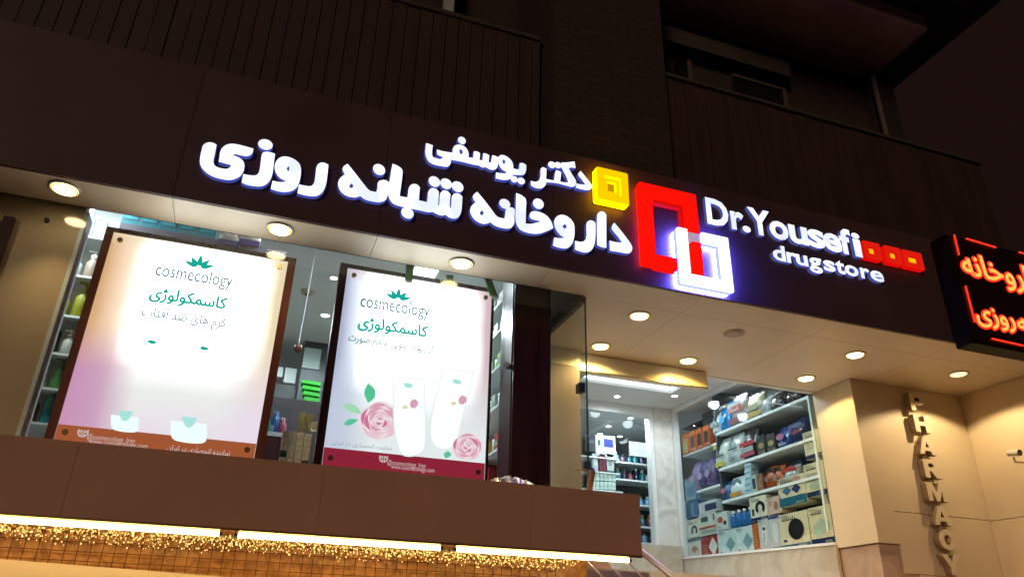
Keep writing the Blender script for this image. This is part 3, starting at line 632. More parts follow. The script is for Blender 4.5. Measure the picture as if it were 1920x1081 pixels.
# ------------------------------------------------------------------ PHARMACY letters on the recessed wall
WL = thing('wall_lettering', 'cream raised letters reading PHARMACY set vertically on the recess wall', 'sign', (6.98, 6.255, 3.3))
M['wl'] = vary(mat('letter_cream', (.62, .52, .36), .45), .08, 3); M['wls'] = mat('letter_side_shade', (.24, .17, .10), .5)  # sides in a darker cream: their shading is put into the colour
GL = {
 'P': [[(0,0,1),(.30,0,1),(.30,.36,1),(.62,.36),(.92,.46),(1,.68),(.92,.90),(.62,1.0),(0,1,1)], [(.30,.57,1),(.56,.57),(.68,.68),(.56,.80),(.30,.80,1)]],
 'H': [[(0,0,1),(.30,0,1),(.30,.39,1),(.70,.39,1),(.70,0,1),(1,0,1),(1,1,1),(.70,1,1),(.70,.61,1),(.30,.61,1),(.30,1,1),(0,1,1)]],
 'A': [[(-.06,0,1),(.24,0,1),(.31,.20,1),(.69,.20,1),(.76,0,1),(1.06,0,1),(.66,1,1),(.34,1,1)], [(.37,.39,1),(.5,.76,1),(.63,.39,1)]],
 'R': [[(0,0,1),(.30,0,1),(.30,.38,1),(.42,.38,1),(.70,0,1),(1.06,0,1),(.74,.43,1),(.95,.55),(1,.70),(.92,.91),(.62,1.0),(0,1,1)], [(.30,.58,1),(.56,.58),(.67,.69),(.56,.80),(.30,.80,1)]],
 'M': [[(-.1,0,1),(.16,0,1),(.16,.62,1),(.40,0,1),(.60,0,1),(.84,.62,1),(.84,0,1),(1.1,0,1),(1.1,1,1),(.74,1,1),(.5,.42,1),(.26,1,1),(-.1,1,1)]],
 'C': [[(1,.32,1),(.86,.10),(.52,-.02),(.16,.12),(0,.50),(.16,.88),(.52,1.02),(.86,.90),(1,.68,1),(.70,.62,1),(.62,.74),(.50,.78),(.36,.68),(.30,.5),(.36,.32),(.50,.22),(.62,.26),(.70,.38,1)]],
 'Y': [[(.35,0,1),(.65,0,1),(.65,.40,1),(1.05,1,1),(.72,1,1),(.5,.64,1),(.28,1,1),(-.05,1,1),(.35,.40,1)]]}
zt = 4.275
for i, c in enumerate('PHARMACY'):
    h = .192; w = .212; zz = zt - i * .244 - .01 * (i > 2); x0 = 6.855
    polys = [[Vector((x0 + p.x * w, zz - h + p.y * h)) for p in smooth_outline(g_)] for g_ in GL[c]]
    lt = flat_mesh('letter', polys, .07, 6.155, (M['wl'], M['wls']), WL, bevel=.003)
    for sx in (.15, .85): MB().tube([(x0 + w * sx, 6.20, zz - h * .45), (x0 + w * sx, 6.256, zz - h * .45)], .006, 8).build('standoff', M['steel'], lt)

# ------------------------------------------------------------------ security camera on the return wall
k = atX(1902, 850, 7.55)
CM = thing('security_camera', 'small black eyed security camera on an arm at the right wall', 'camera', tuple(k))
MB().tube([k + Vector((-.0, -.06, 0)), k + Vector((.0, .06, .02))], [.036, .034], 20).build('body', mat('camera_white', (.55, .5, .4), .4), CM)
MB().tube([k + Vector((-.0, -.068, -.001)), k + Vector((0, -.061, 0))], .03, 20).build('lens', M['black'], CM)
MB().tube([k + Vector((0, .02, -.03)), k + Vector((.02, .03, -.075)), k + Vector((.16, .02, -.075)), k + Vector((.22, .0, -.05))], .011, 10).build('arm', M['wallcream'], CM)
MB().tube([k + Vector((.205, .0, -.07)), k + Vector((.23, .0, -.07))], .05, 20).build('mount_plate', M['steel'], CM)

# ------------------------------------------------------------------ backlit posters
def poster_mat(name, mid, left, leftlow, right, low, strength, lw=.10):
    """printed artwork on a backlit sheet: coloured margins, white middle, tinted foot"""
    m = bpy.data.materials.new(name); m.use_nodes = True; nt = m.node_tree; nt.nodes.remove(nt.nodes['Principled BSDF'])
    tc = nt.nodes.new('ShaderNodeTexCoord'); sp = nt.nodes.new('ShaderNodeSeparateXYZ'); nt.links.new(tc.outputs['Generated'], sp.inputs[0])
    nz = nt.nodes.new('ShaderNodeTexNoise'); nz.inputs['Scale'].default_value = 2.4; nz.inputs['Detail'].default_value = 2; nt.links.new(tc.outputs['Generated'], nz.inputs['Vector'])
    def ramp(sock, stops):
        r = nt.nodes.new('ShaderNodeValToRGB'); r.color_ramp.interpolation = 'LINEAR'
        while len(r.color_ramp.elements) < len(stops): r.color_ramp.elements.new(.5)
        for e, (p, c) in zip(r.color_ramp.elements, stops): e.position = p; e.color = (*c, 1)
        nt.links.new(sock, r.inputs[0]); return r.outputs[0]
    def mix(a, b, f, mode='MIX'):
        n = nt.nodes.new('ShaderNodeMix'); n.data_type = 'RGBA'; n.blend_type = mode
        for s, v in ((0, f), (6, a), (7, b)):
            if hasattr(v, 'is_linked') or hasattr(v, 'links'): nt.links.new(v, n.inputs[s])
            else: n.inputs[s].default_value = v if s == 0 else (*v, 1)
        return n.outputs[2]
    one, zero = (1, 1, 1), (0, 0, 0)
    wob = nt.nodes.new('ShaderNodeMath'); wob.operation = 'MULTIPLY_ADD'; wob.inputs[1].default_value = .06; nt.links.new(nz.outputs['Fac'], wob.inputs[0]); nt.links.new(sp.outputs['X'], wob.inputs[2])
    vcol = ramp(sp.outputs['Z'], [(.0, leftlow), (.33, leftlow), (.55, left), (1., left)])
    mcol = ramp(sp.outputs['Z'], [(.0, low), (.07, low), (.27, tuple(x * .186 for x in mid)), (.36, tuple(x * .24 for x in mid)), (.60, mid), (1., mid)])  # print tint plus painted light box falloff, bright middle dimming to the foot
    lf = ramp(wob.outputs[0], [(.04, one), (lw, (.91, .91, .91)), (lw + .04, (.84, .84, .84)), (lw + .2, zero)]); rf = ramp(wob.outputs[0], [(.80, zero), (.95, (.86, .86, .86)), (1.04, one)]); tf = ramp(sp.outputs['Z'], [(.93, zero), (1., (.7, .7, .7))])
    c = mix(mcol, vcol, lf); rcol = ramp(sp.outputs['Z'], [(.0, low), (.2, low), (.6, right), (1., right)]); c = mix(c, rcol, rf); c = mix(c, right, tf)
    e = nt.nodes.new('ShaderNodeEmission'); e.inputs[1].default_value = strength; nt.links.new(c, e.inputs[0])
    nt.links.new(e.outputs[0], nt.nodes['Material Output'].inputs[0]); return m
M['teal'] = emis('print_teal', (.01, .46, .38), 1.0); M['paleprint'] = emis('print_pale_grey', (.30, .42, .44), 1.0); M['faint'] = emis('print_faint', (.45, .60, .62), 1.0)
M['pgrey'] = emis('print_grey_text', (.10, .26, .27), 1.0); M['inkdark'] = emis('print_dark_text', (.12, .12, .16), .8)
PY = 5.50
def lotus(root, cx, cz, w, y):
    for ang, l, wd in ((0, .50, .17), (-38, .47, .16), (38, .47, .16), (-66, .52, .15), (66, .52, .15)):
        t = math.radians(ang); ax = Vector((math.sin(t), math.cos(t))); nx = Vector((math.cos(t), -math.sin(t))); base = Vector((cx, cz)) + ax * w * .08
        pts = []
        for s in [i / 10 for i in range(11)]: pts.append(base + ax * w * l * s + nx * w * wd * math.sin(math.pi * s ** .8) * .55)
        for s in [i / 10 for i in range(9, 0, -1)]: pts.append(base + ax * w * l * s - nx * w * wd * math.sin(math.pi * s ** .8) * .55)
        flat_mesh('printed_petal', [pts], .0012, y, (M['teal'],), root)
def txt(root, name, body, px0, px1, py0, py1, m, y, off=0.0, sp=1.0, bold=0.0):
    """px0..py1: the lettering's box in the photograph, carried onto the poster sheet"""
    pc = (py0 + py1) / 2; a = atY(px0, pc, y); b = atY(px1, pc, y)
    mx = (px0 + px1) / 2; z1 = atY(mx, py0, y).z; z0 = atY(mx, py1, y).z
    return text_fit(name, body, a.x, b.x, z0, z1, y, .0012, (m,), root, off, sp, None, bold)
def lightbox(label, x0, x1, z0, z1, fx0, fx1, art_glow, foot, foot_h, frame_m):
    t = thing('poster_lightbox', label, 'poster', ((x0 + x1) / 2, PY, z0), 'backlit posters in the display window')
    sheet = MB().box(x0, x1, PY, PY + .012, z0, z1).build('backlit_sheet', art_glow, t)
    MB().box(x0 + .002, x1 - .002, PY - .003, PY - .001, z0, z0 + foot_h).build('printed_foot_band', foot, t)
    MB().box(fx0, x0 - .001, PY - .01, PY + .09, z0 - .05, z1 + .035).build('frame', frame_m, t)
    MB().box(x1 + .001, fx1, PY - .01, PY + .09, z0 - .05, z1 + .035).build('frame', frame_m, t)
    MB().box(x0, x1, PY - .01, PY + .09, z1 + .001, z1 + .035).build('frame', M['maroon'], t)
    MB().box(fx0 + .01, fx1 - .01, PY + .092, PY + .10, z0 - .05, z1 + .02).build('back_board', M['maroon'], t)
    for sx in (x0 + .055, x1 - .055):
        for sz in (z0 + .085, z1 - .06):
            MB().tube([(sx, PY - .022, sz), (sx, PY - .001, sz)], .019, 18).build('standoff', M['brass'], sheet, smooth=False)
    return t
z0p, z1p = 2.70, 4.272
def X5(px, py): return atY(px, py, PY).x
p1x0, p1x1 = atY(157, 630, PY).x, atY(509, 670, PY).x
p2x0, p2x1 = atY(627, 690, PY).x, atY(915, 725, PY).x
art_glow1 = poster_mat('poster_art_glow_sun_care', (1, .985, .96), (.155, .088, .045), (.128, .062, .10), (.19, .15, .10), (.180, .152, .176), 5.4, .15)
art_glow2 = poster_mat('poster_art_glow_face_cream', (.97, 1.0, 1.0), (.096, .10, .136), (.12, .128, .16), (.152, .112, .12), (.178, .182, .19), 5.2)
P1 = lightbox('left backlit cosmetics poster with orange foot band and two white tubes', p1x0, p1x1, z0p, z1p, p1x0 - .055, p1x1 + .06, art_glow1, emis('foot_orange', (.50, .125, .045), .85), .135, M['brownwood'])
P2 = lightbox('right backlit cosmetics poster with pink roses and crimson foot band', p2x0, p2x1, z0p, z1p + .035, p2x0 - .06, p2x1 + .022, art_glow2, emis('foot_crimson', (.36, .022, .05), .85), .16, M['maroon'])
y1 = PY - .0025
c = atY(372, 503, PY); lotus(P1, c.x, c.z, .20, y1); c = atY(746, 563, PY); lotus(P2, c.x, c.z, .20, y1)
txt(P1, 'printed_lettering', 'cosmecology', 289, 438, 503, 535, M['pgrey'], y1, 0, 1.0, .0015); txt(P1, 'printed_lettering', 'PARIS', 340, 384, 526, 535, M['faint'], y1, 0, 1.4)
txt(P1, 'printed_lettering', persian('کاسمکولوژی'), 279, 426, 547, 575, M['teal'], y1, 0, 1.0, .0045)
txt(P1, 'printed_lettering', persian('کرم های ضد آفتاب'), 263, 426, 582, 611, M['paleprint'], y1, 0, 1.0, .0026)
txt(P2, 'printed_lettering', 'cosmecology', 675, 806, 561, 592, M['pgrey'], y1, 0, 1.0, .0015); txt(P2, 'printed_lettering', 'PARIS', 721, 762, 584, 594, M['faint'], y1, 0, 1.4)
txt(P2, 'printed_lettering', persian('کاسمکولوژی'), 671, 802, 601, 628, M['teal'], y1, 0, 1.0, .0045)
txt(P2, 'printed_lettering', persian('کرم پودر تیوپی ملایم صورت'), 652, 815, 636, 656, M['paleprint'], y1, 0, 1.0, .0026)
M['footink'] = emis('foot_text', (.85, .62, .62), .8)
yf = PY - .0052
txt(P1, 'printed_lettering', '@cosmecology_Iran', 162, 254, 816, 829, M['footink'], yf); txt(P1, 'printed_lettering', 'www.cosmecology.com', 165, 278, 826, 838, M['footink'], yf)
txt(P1, 'printed_lettering', persian('نماینده انحصاری در ایران'), 312, 432, 838, 852, M['footink'], yf, .01)
txt(P2, 'printed_lettering', '@cosmecology_Iran', 726, 798, 864, 876, M['footink'], yf); txt(P2, 'printed_lettering', 'www.cosmecology.com', 733, 815, 873, 884, M['footink'], yf)
txt(P2, 'printed_lettering', persian('نماینده انحصاری در ایران'), 622, 735, 830, 840, M['paleprint'], y1, .0)
def emblem(root, px, py):
    c = atY(px, py, yf)
    for s_ in (-1, 1):
        pts = [Vector((c.x + s_ * u, c.z + v)) for u, v in ((.002, -.026), (.020, -.020), (.034, .002), (.030, .030), (.018, .018), (.004, .026))]
        ins = [Vector((c.x + s_ * u, c.z + v)) for u, v in ((.010, -.010), (.022, -.004), (.022, .010), (.010, .006))]
        flat_mesh('printed_emblem', [pts, ins], .0012, yf, (M['footink'],), root)
emblem(P1, 155, 812); emblem(P2, 719, 860)
def pq(root, name, quad, m, y, depth=.0012, sub=6):
    poly = smooth_outline(quad, sub)
    return flat_mesh(name, [[(lambda q: Vector((q.x, q.z)))(atY(p[0], p[1], y)) for p in poly]], depth, y, (m,), root)
# left poster: two white tubes with teal crest and cap mark
M['tubecap'] = emis('print_tube_cap', (.90, 1.0, 1.0), 1.15); M['tubeteal'] = emis('print_tube_crest', (.48, .88, .86), 1.0); M['band_o'] = emis('print_gold', (.98, .93, .72), 1.05)
for (bx, by, w, h) in ((234, 780, 26, 34), (354, 792, 34, 44)):
    tb = pq(P1, 'printed_tube', [(bx - w, by - h * .1, 1), (bx + w, by + h * .05, 1), (bx + w * .95, by + h * .75), (bx + w * .6, by + h * .88), (bx - w * .6, by + h * .78), (bx - w * .95, by + h * .6)], M['tubecap'], PY - .0046)
    pq(tb, 'printed_crest', [(bx - 13, by - 12, 1), (bx + 16, by - 9, 1), (bx + 8, by + 4), (bx - 1, by + 9), (bx - 8, by + 2)], M['tubeteal'], PY - .0062)
for (bx, by) in ((285, 640), (383, 652)):
    pq(P1, 'printed_crest', [(bx - 8, by - 2), (bx, by - 3), (bx + 8, by + 1), (bx + 5, by + 4), (bx - 5, by + 3)], M['teal'], y1)
# right poster: roses, leaves and two tubes
pk = [emis('rose_pink_%s' % n, c, 1.0) for n, c in (('deep', (.74, .20, .38)), ('mid', (.86, .40, .54)), ('soft', (.94, .62, .72)), ('pale', (.99, .82, .87)))]
def rose(root, cx, cy, r, y, seed):
    rr = random.Random(seed)
    base = pq(root, 'printed_rose', [(cx + r * (1 + rr.uniform(-.10, .08)) * math.cos(2 * math.pi * i / 11), cy + r * .93 * (1 + rr.uniform(-.10, .08)) * math.sin(2 * math.pi * i / 11)) for i in range(11)], pk[3], y, .0004, 4)
    k = 1
    for rad, n, th, span in ((.86, 5, .20, 1.25), (.66, 5, .22, 1.35), (.47, 4, .20, 1.6), (.30, 3, .17, 1.9), (.14, 2, .14, 2.4)):
        a0 = rr.uniform(0, 6)
        for i in range(n):
            a = a0 + 2 * math.pi * i / n + rr.uniform(-.15, .15); sp_ = span * rr.uniform(.85, 1.1); m_ = 8; o_, q_ = [], []
            for t_ in range(m_ + 1):
                u = t_ / m_; aa = a + (u - .5) * sp_; wv = math.sin(math.pi * u) * th * r * rr.uniform(.9, 1.1); R_ = r * (rad + .05 * (u - .5))
                o_.append((cx + (R_ + wv * .5) * math.cos(aa), cy + (R_ + wv * .5) * .93 * math.sin(aa))); q_.append((cx + (R_ - wv * .5) * math.cos(aa), cy + (R_ - wv * .5) * .93 * math.sin(aa)))
            pq(base, 'printed_petal', o_ + q_[::-1][1:-1], pk[(2, 1, 2, 1, 0)[(i + k) % 5] if rad > .25 else (0, 1)[i % 2]], y - .0006 * k, .0004, 2); k += 1
rose(P2, 712, 789, 38, PY - .003, 3); rose(P2, 876, 837, 28, PY - .003, 5)
lfm = [emis('leaf_green', (.12, .62, .36), 1.0), emis('leaf_green_pale', (.42, .80, .50), 1.0)]
pq(P2, 'printed_leaf', [(690, 755, 1), (683, 735), (690, 717, 1), (703, 730), (702, 745)], lfm[0], PY - .0028); pq(P2, 'printed_leaf', [(678, 776, 1), (655, 770), (641, 757, 1), (660, 757), (672, 765)], lfm[1], PY - .0028)
pq(P2, 'printed_leaf', [(673, 786, 1), (655, 797), (644, 794, 1), (655, 785)], lfm[0], PY - .0028); pq(P2, 'printed_leaf', [(847, 852, 1), (836, 858), (832, 850, 1), (840, 845)], lfm[0], PY - .0028)
M['tubep'] = emis('print_tube_body', (.98, 1.0, 1.0), 1.22); M['tubee'] = emis('print_tube_edge', (.84, .93, .95), 1.04)
pq(P2, 'printed_tube', [(735, 702, 1), (797, 710, 1), (799, 800, 1), (792, 848), (748, 846)], M['tubee'], PY - .019); pq(P2, 'printed_tube', [(737, 704, 1), (795, 712, 1), (797, 800, 1), (790, 846), (750, 844)], M['tubep'], PY - .0196)
pq(P2, 'printed_tube', [(830, 688, 1), (890, 696, 1), (866, 790, 1), (850, 838), (812, 834), (808, 780)], M['tubee'], PY - .0028); pq(P2, 'printed_tube', [(832, 690, 1), (888, 698, 1), (864, 790, 1), (848, 836), (814, 832), (810, 780)], M['tubep'], PY - .0036)
for cx_, cy_, dy in ((766, 722, -.0204), (857, 715, -.0044)):
    pq(P2, 'printed_crest', [(cx_ - 8, cy_ - 3), (cx_, cy_ - 4), (cx_ + 8, cy_), (cx_ + 5, cy_ + 4), (cx_ - 5, cy_ + 3)], M['tubeteal'], PY + dy)
    pq(P2, 'printed_petal', [(cx_ + 4, cy_ + 30), (cx_ + 12, cy_ + 26), (cx_ + 18, cy_ + 33), (cx_ + 12, cy_ + 42), (cx_ + 4, cy_ + 40)], pk[1], PY + dy)
    pq(P2, 'printed_leaf', [(cx_ - 12, cy_ + 40), (cx_ - 2, cy_ + 38), (cx_ - 4, cy_ + 44)], emis('print_gold', (.85, .85, .45), 1.0), PY + dy)

# ------------------------------------------------------------------ tubes, fairy lights, wire mesh below the ledge
M['tube_on'] = emis('fluorescent_warm', (1.0, .66, .25), 24.0)
for (pa, pb, qa, qb, lab) in ((-120, 962, 415, 998, 'glowing fluorescent tube under the brown ledge, leftmost and cut by the photo edge'), (443, 1000, 828, 1026, 'glowing fluorescent tube in the middle of the run under the ledge'), (852, 1028, 1181, 1048, 'glowing fluorescent tube at the right end under the ledge corner')):
    a = atY(pa, pb, 5.03); b = atY(qa, qb, 5.03); z = LB - .033
    t = thing('fluorescent_tube', lab, 'tube lamp', (a.x, 5.03, z), 'fluorescent tubes along the ledge')
    MB().tube([(a.x + .012, 5.03, z), (b.x - .012, 5.03, z)], .0145, 14).build('glass_tube', M['tube_on'], t)
    MB().tube([(b.x - .012, 5.03, z), (b.x + .008, 5.03, z)], .0155, 14).build('end_cap', M['steel'], t)
    MB().tube([(a.x - .008, 5.03, z), (a.x + .012, 5.03, z)], .0155, 14).build('end_cap', M['steel'], t)
    MB().box(a.x, b.x, 5.018, 5.042, z + .018, LB - .013).build('batten', mat('tube_batten', (.6, .5, .35), .4), t)
fm = MB()
zf = LB - .02
for i in range(2600):
    x = rnd.uniform(-2.2, 2.35); y = rnd.uniform(5.10, 5.42); d = abs(rnd.gauss(0, .035)) + .01
    if x > 2.0 and rnd.random() < (x - 2.0) * 2.4: continue
    z = zf - min(d, .10); s = rnd.uniform(.0018, .0036)
    hot = rnd.random()
    fm.loft([[(x - s, y - s, z), (x + s, y - s, z), (x + s, y + s, z), (x - s, y + s, z)], [(x - s, y - s, z + 2.6 * s), (x + s, y - s, z + 2.6 * s), (x + s, y + s, z + 2.6 * s), (x - s, y + s, z + 2.6 * s)]], 0 if hot < .55 else 1)
    if i % 3 == 0: fm.box(x - .0008, x + .0008, y, y + .0016, z, zf + .02, 2)
fo = fm.build('fairy_light_fringe', [emis('bulb_warm', (1.0, .60, .16), 2.6), emis('bulb_faint', (.8, .36, .07), 1.0), mat('fairy_wire', (.18, .09, .03), .5)])
tag(fo, 'dense golden fringe of tiny fairy lights hanging behind the tubes under the ledge', 'fairy lights', kind='stuff')
wm = MB(); yw = 5.47
x = -2.2
while x < 2.3:
    wm.box(x - .0022, x + .0022, yw, yw + .004, 1.6, LB); x += .0705 + rnd.uniform(-.004, .004)
z = LB - .03
while z > 1.6:
    wm.box(-2.2, 2.3, yw - .004, yw, z - .0022, z + .0022); z -= .055
tag(wm.build('wire_mesh', mat('rusty_wire', (.10, .035, .015), .6, .5)), 'rusty wire grid over the yellow stone wall below the fairy lights', 'wire mesh')
a = atY(0, 1047, 5.3); b = atY(433, 1081, 5.3)
sl = (b.z - a.z) / (b.x - a.x)
MB().hexa([(-3, 5.30, 1.55), (1.2, 5.30, 1.55), (1.2, 5.44, 1.55), (-3, 5.44, 1.55), (-3, 5.30, a.z + sl * (-3 - a.x)), (1.2, 5.30, a.z + sl * (1.2 - a.x)), (1.2, 5.44, a.z + sl * (1.2 - a.x)), (-3, 5.44, a.z + sl * (-3 - a.x))]).build('lintel_board', mat('pale_board', (.80, .66, .44), .6))
tag(bpy.data.objects['lintel_board'], 'pale cream board glowing in tube light at the bottom left corner', 'board')

# ------------------------------------------------------------------ things on the ledge
fo_m = MB(); c = atY(962, 895, 5.16); rr = random.Random(11); nx_, ny_ = 22, 8
grid = {}
for i in range(nx_ + 1):
    for j in range(ny_ + 1):
        u, v = i / nx_, j / ny_
        h = math.sin(math.pi * min(1, u * 1.05)) ** .7 * math.sin(math.pi * v) ** .5 * .075 * (1.15 - .5 * u)
        grid[i, j] = (c.x - .19 + .40 * u + rr.uniform(-.006, .006), 5.07 + .20 * v + rr.uniform(-.006, .006), LT + .002 + max(0, h + rr.uniform(-.012, .012)) * 1.0)
for i in range(nx_):
    for j in range(ny_):
        fo_m.face([grid[i, j], grid[i + 1, j], grid[i + 1, j + 1]]); fo_m.face([grid[i, j], grid[i + 1, j + 1], grid[i, j + 1]])
tag(fo_m.build('crumpled_foil', mat('foil', (.75, .68, .52), .28, .75)), 'crumpled pale plastic foil lying on the brown ledge below the maroon column', 'foil')
a = atY(1105, 914, 5.12); b = atY(1113, 880, 5.05)
PI_ = thing('pipe_stub', 'short copper coloured open pipe rising from the ledge end', 'pipe', (a.x, 5.12, LT))
MB().tube([(a.x - .004, 5.13, LT - .02), (b.x, 5.07, b.z)], .023, 20).build('pipe', mat('copper_pipe', (.55, .30, .17), .35, .4), PI_)
MB().tube([(b.x + .0002, 5.0695, b.z + .0005), (b.x + .001, 5.063, b.z + .004)], .018, 20).build('open_end', M['black'], PI_)
k = Vector((b.x - .03, 5.10, b.z - .003)); MB().tube([k + Vector((-.09, 0, .0)), k + Vector((-.04, 0, .008)), k + Vector((.02, 0, .0))], [.006, .008, .01], 10).build('side_branch', M['brass'], PI_)

# handrail and cables by the steps
M['rail'] = mat('polished_rail_steel', (.82, .82, .82), .38, .55)
HR = thing('handrail', 'shiny stainless handrail sloping down past the ledge corner', 'handrail', tuple(atY(1230, 1058, 5.6)))
a = atY(1196, 1028, 5.6); b = atY(1262, 1081, 5.4); d = (b - a)
MB().tube([a - d * .15, a + d * 3.2], .024, 16).build('top_rail', M['rail'], HR)
MB().tube([a + d * 2.9, a + d * 2.9 + Vector((0, 0, -.9))], .02, 14).build('post', M['rail'], HR)
for (p, q) in (((1110, 1060), (1130, 1081)), ((1140, 1053), (1165, 1081)), ((1178, 1053), (1205, 1081))):
    a = atY(*p, 5.55); b = atY(*q, 5.45); MB().tube([a - (b - a) * .4, b + (b - a) * 5], .0065, 8).build('cable', M['rail'], HR)

# ------------------------------------------------------------------ products
MC = {}
def cm(c, rough=.4, coat=0.0):
    c = tuple(max(.004, x) ** 1.34 for x in c)
    k_ = (tuple(round(x, 3) for x in c), rough)
    if k_ not in MC: MC[k_] = vary(mat('pack_%d' % len(MC), c, rough, spec=.45), .12, 9, detail=2, rough_var=.1)
    return MC[k_]
CREAM, NAVY, WHITE, TEALB = (.66, .62, .46), (.02, .05, .14), (.70, .74, .72), (.03, .18, .26)
XS = 6.215
def side_span(px0, px1, pyb, pyt):
    """a pack's face on the showcase plane: near/far Y, bottom/top Z"""
    a = atX(px0, pyb[0], XS); b = atX(px1, pyb[1], XS); t = atX((px0 + px1) / 2, pyt, XS)
    return b.y, a.y, (a.z + b.z) / 2, t.z
def pack(px0, px1, pb, pt, kind, col, label, marks=(), group='goods in the entry showcase', cat='box', depth=.22, base=None):
    y0, y1, z0, z1 = side_span(px0, px1, (pb, pb) if not isinstance(pb, tuple) else pb, pt)
    if base is not None: z1 += base - z0; z0 = base
    nm = {'box': 'carton', 'bag': 'pouch', 'bottle': 'bottle'}[kind]
    t = thing(nm, label, cat, (XS + depth / 2, (y0 + y1) / 2, z0), group)
    x0, x1 = XS, XS + depth; h = z1 - z0; w = y1 - y0; g = .004
    if kind == 'box':
        body = MB().box(x0, x1, y0 + g, y1 - g, z0, z1).build('body', cm(col), t, bevel=.004)
    elif kind == 'bag':
        r_ = random.Random(int(px0)); mb = MB(); rings = []
        for u, th in ((0, .75), (.12, 1.), (.45, .95), (.75, .6), (.88, .22), (.93, .10), (1., .06)):
            ww = w * (.96 if u < .9 else 1.0 - .05 * r_.random()) / 2; hd = depth * .5 * th; cy_ = (y0 + y1) / 2
            ring_ = []
            for q in range(16):
                a_ = 2 * math.pi * q / 16; ca, sa = math.cos(a_), math.sin(a_)
                e = .62; ring_.append((x0 + depth / 2 + hd * math.copysign(abs(ca) ** e, ca) + r_.uniform(-.006, .006), cy_ + ww * math.copysign(abs(sa) ** e, sa), z0 + h * u + r_.uniform(-.004, .004) * (u > 0)))
            rings.append(ring_)
        mb.loft(rings); body = mb.build('body', cm(col, .25), t, smooth=True)
    else:
        r0 = w * .48; mb = MB(); mb.lathe((x0 + r0, (y0 + y1) / 2, z0), [(r0 * .95, 0), (r0, h * .03), (r0, h * .62), (r0 * .8, h * .74), (r0 * .4, h * .80), (r0 * .4, h * .84)], 20)
        body = mb.build('body', cm(col, .2), t, smooth=True)
        MB().lathe((x0 + r0, (y0 + y1) / 2, z0 + h * .84), [(r0 * .5, 0), (r0 * .5, h * .15), (r0 * .3, h * .16)], 16).build('cap', cm((.75, .8, .85)), t)
    if kind == 'box' and h > .12: marks = list(marks) + [('lines', .08, .42, .90, .97, (.25, .28, .3)), ('lines', .62, .95, .03, .10, (.55, .56, .54))]
    # marks: (kind, u0, u1, v0, v1, colour) on the face that looks into the entry; u from far (left) to near (right)
    for i, mk in enumerate(marks):
        kd, u0, u1, v0, v1, c_ = mk; xo = x0 - (.002 + .0012 * i) - (.0 if kind == 'box' else .012 if v1 < .8 else -.03)
        ya, yb = y1 - u0 * w, y1 - u1 * w; za, zb_ = z0 + v0 * h, z0 + v1 * h
        pts = None
        if kd == 'disc': pts = [(xo, (ya + yb) / 2 + (ya - yb) / 2 * math.cos(a_), (za + zb_) / 2 + (zb_ - za) / 2 * math.sin(a_)) for a_ in [2 * math.pi * q / 28 for q in range(28)]]
        elif kd == 'dia': pts = [(xo, ya, (za + zb_) / 2), (xo, (ya + yb) / 2, za), (xo, yb, (za + zb_) / 2), (xo, (ya + yb) / 2, zb_)]
        elif kd == 'rect': pts = [(xo, ya, za), (xo, yb, za), (xo, yb, zb_), (xo, ya, zb_)]
        m2 = MB()
        if kd == 'horse':
            n = 14; outer = []; inner = []
            for q in range(n + 1):
                a_ = math.radians(-50 + 280 * q / n); cy_, cz_ = (ya + yb) / 2, (za + zb_) / 2
                outer.append((xo, cy_ - (ya - yb) / 2 * math.cos(a_), cz_ + (zb_ - za) / 2 * math.sin(a_))); inner.append((xo, cy_ - (ya - yb) / 2 * .45 * math.cos(a_), cz_ + (zb_ - za) / 2 * .5 * math.sin(a_)))
            for q in range(n): m2.face([outer[q], outer[q + 1], inner[q + 1], inner[q]])
        elif kd == 'fan':
            cy_, cz_ = (ya + yb) / 2, za + (zb_ - za) * .72; R_ = (ya - yb) / 2
            m2.face([(xo, cy_ + R_ * math.cos(a_), cz_ + (zb_ - za) * .26 * math.sin(a_)) for a_ in [2 * math.pi * q / 18 for q in range(18)]])
            m2.face([(xo - .0004, cy_ + R_ * .18, za), (xo - .0004, cy_ - R_ * .18, za), (xo - .0004, cy_ - R_ * .12, cz_), (xo - .0004, cy_ + R_ * .12, cz_)])
        elif kd == 'script':
            r_ = random.Random(int(px0 * 7 + i)); n = 7
            for q in range(n):
                u_ = ya + (yb - ya) * q / n; zt_ = zb_ if r_.random() < .35 else za + (zb_ - za) * .65
                m2.face([(xo, u_, za), (xo, u_ + (yb - ya) / n * .35, za), (xo, u_ + (yb - ya) / n * .75, zt_), (xo, u_ + (yb - ya) / n * .35, zt_)])
                m2.face([(xo, u_, za), (xo, u_ + (yb - ya) / n, za), (xo, u_ + (yb - ya) / n, za + (zb_ - za) * .18), (xo, u_, za + (zb_ - za) * .18)])
        elif kd == 'lines':
            n = 4
            for q in range(n):
                zq = za + (zb_ - za) * q / n; e_ = yb + (ya - yb) * .3 * random.Random(q + int(px0)).random()
                m2.face([(xo, ya, zq), (xo, e_, zq), (xo, e_, zq + (zb_ - za) / n * .4), (xo, ya, zq + (zb_ - za) / n * .4)])
        else: m2.face(pts)
        m2.build('print', cm(c_, .35), body)
    return t
INK = (.05, .06, .08)
z1s, z2s, z3s = 4.411, 3.911, 3.471
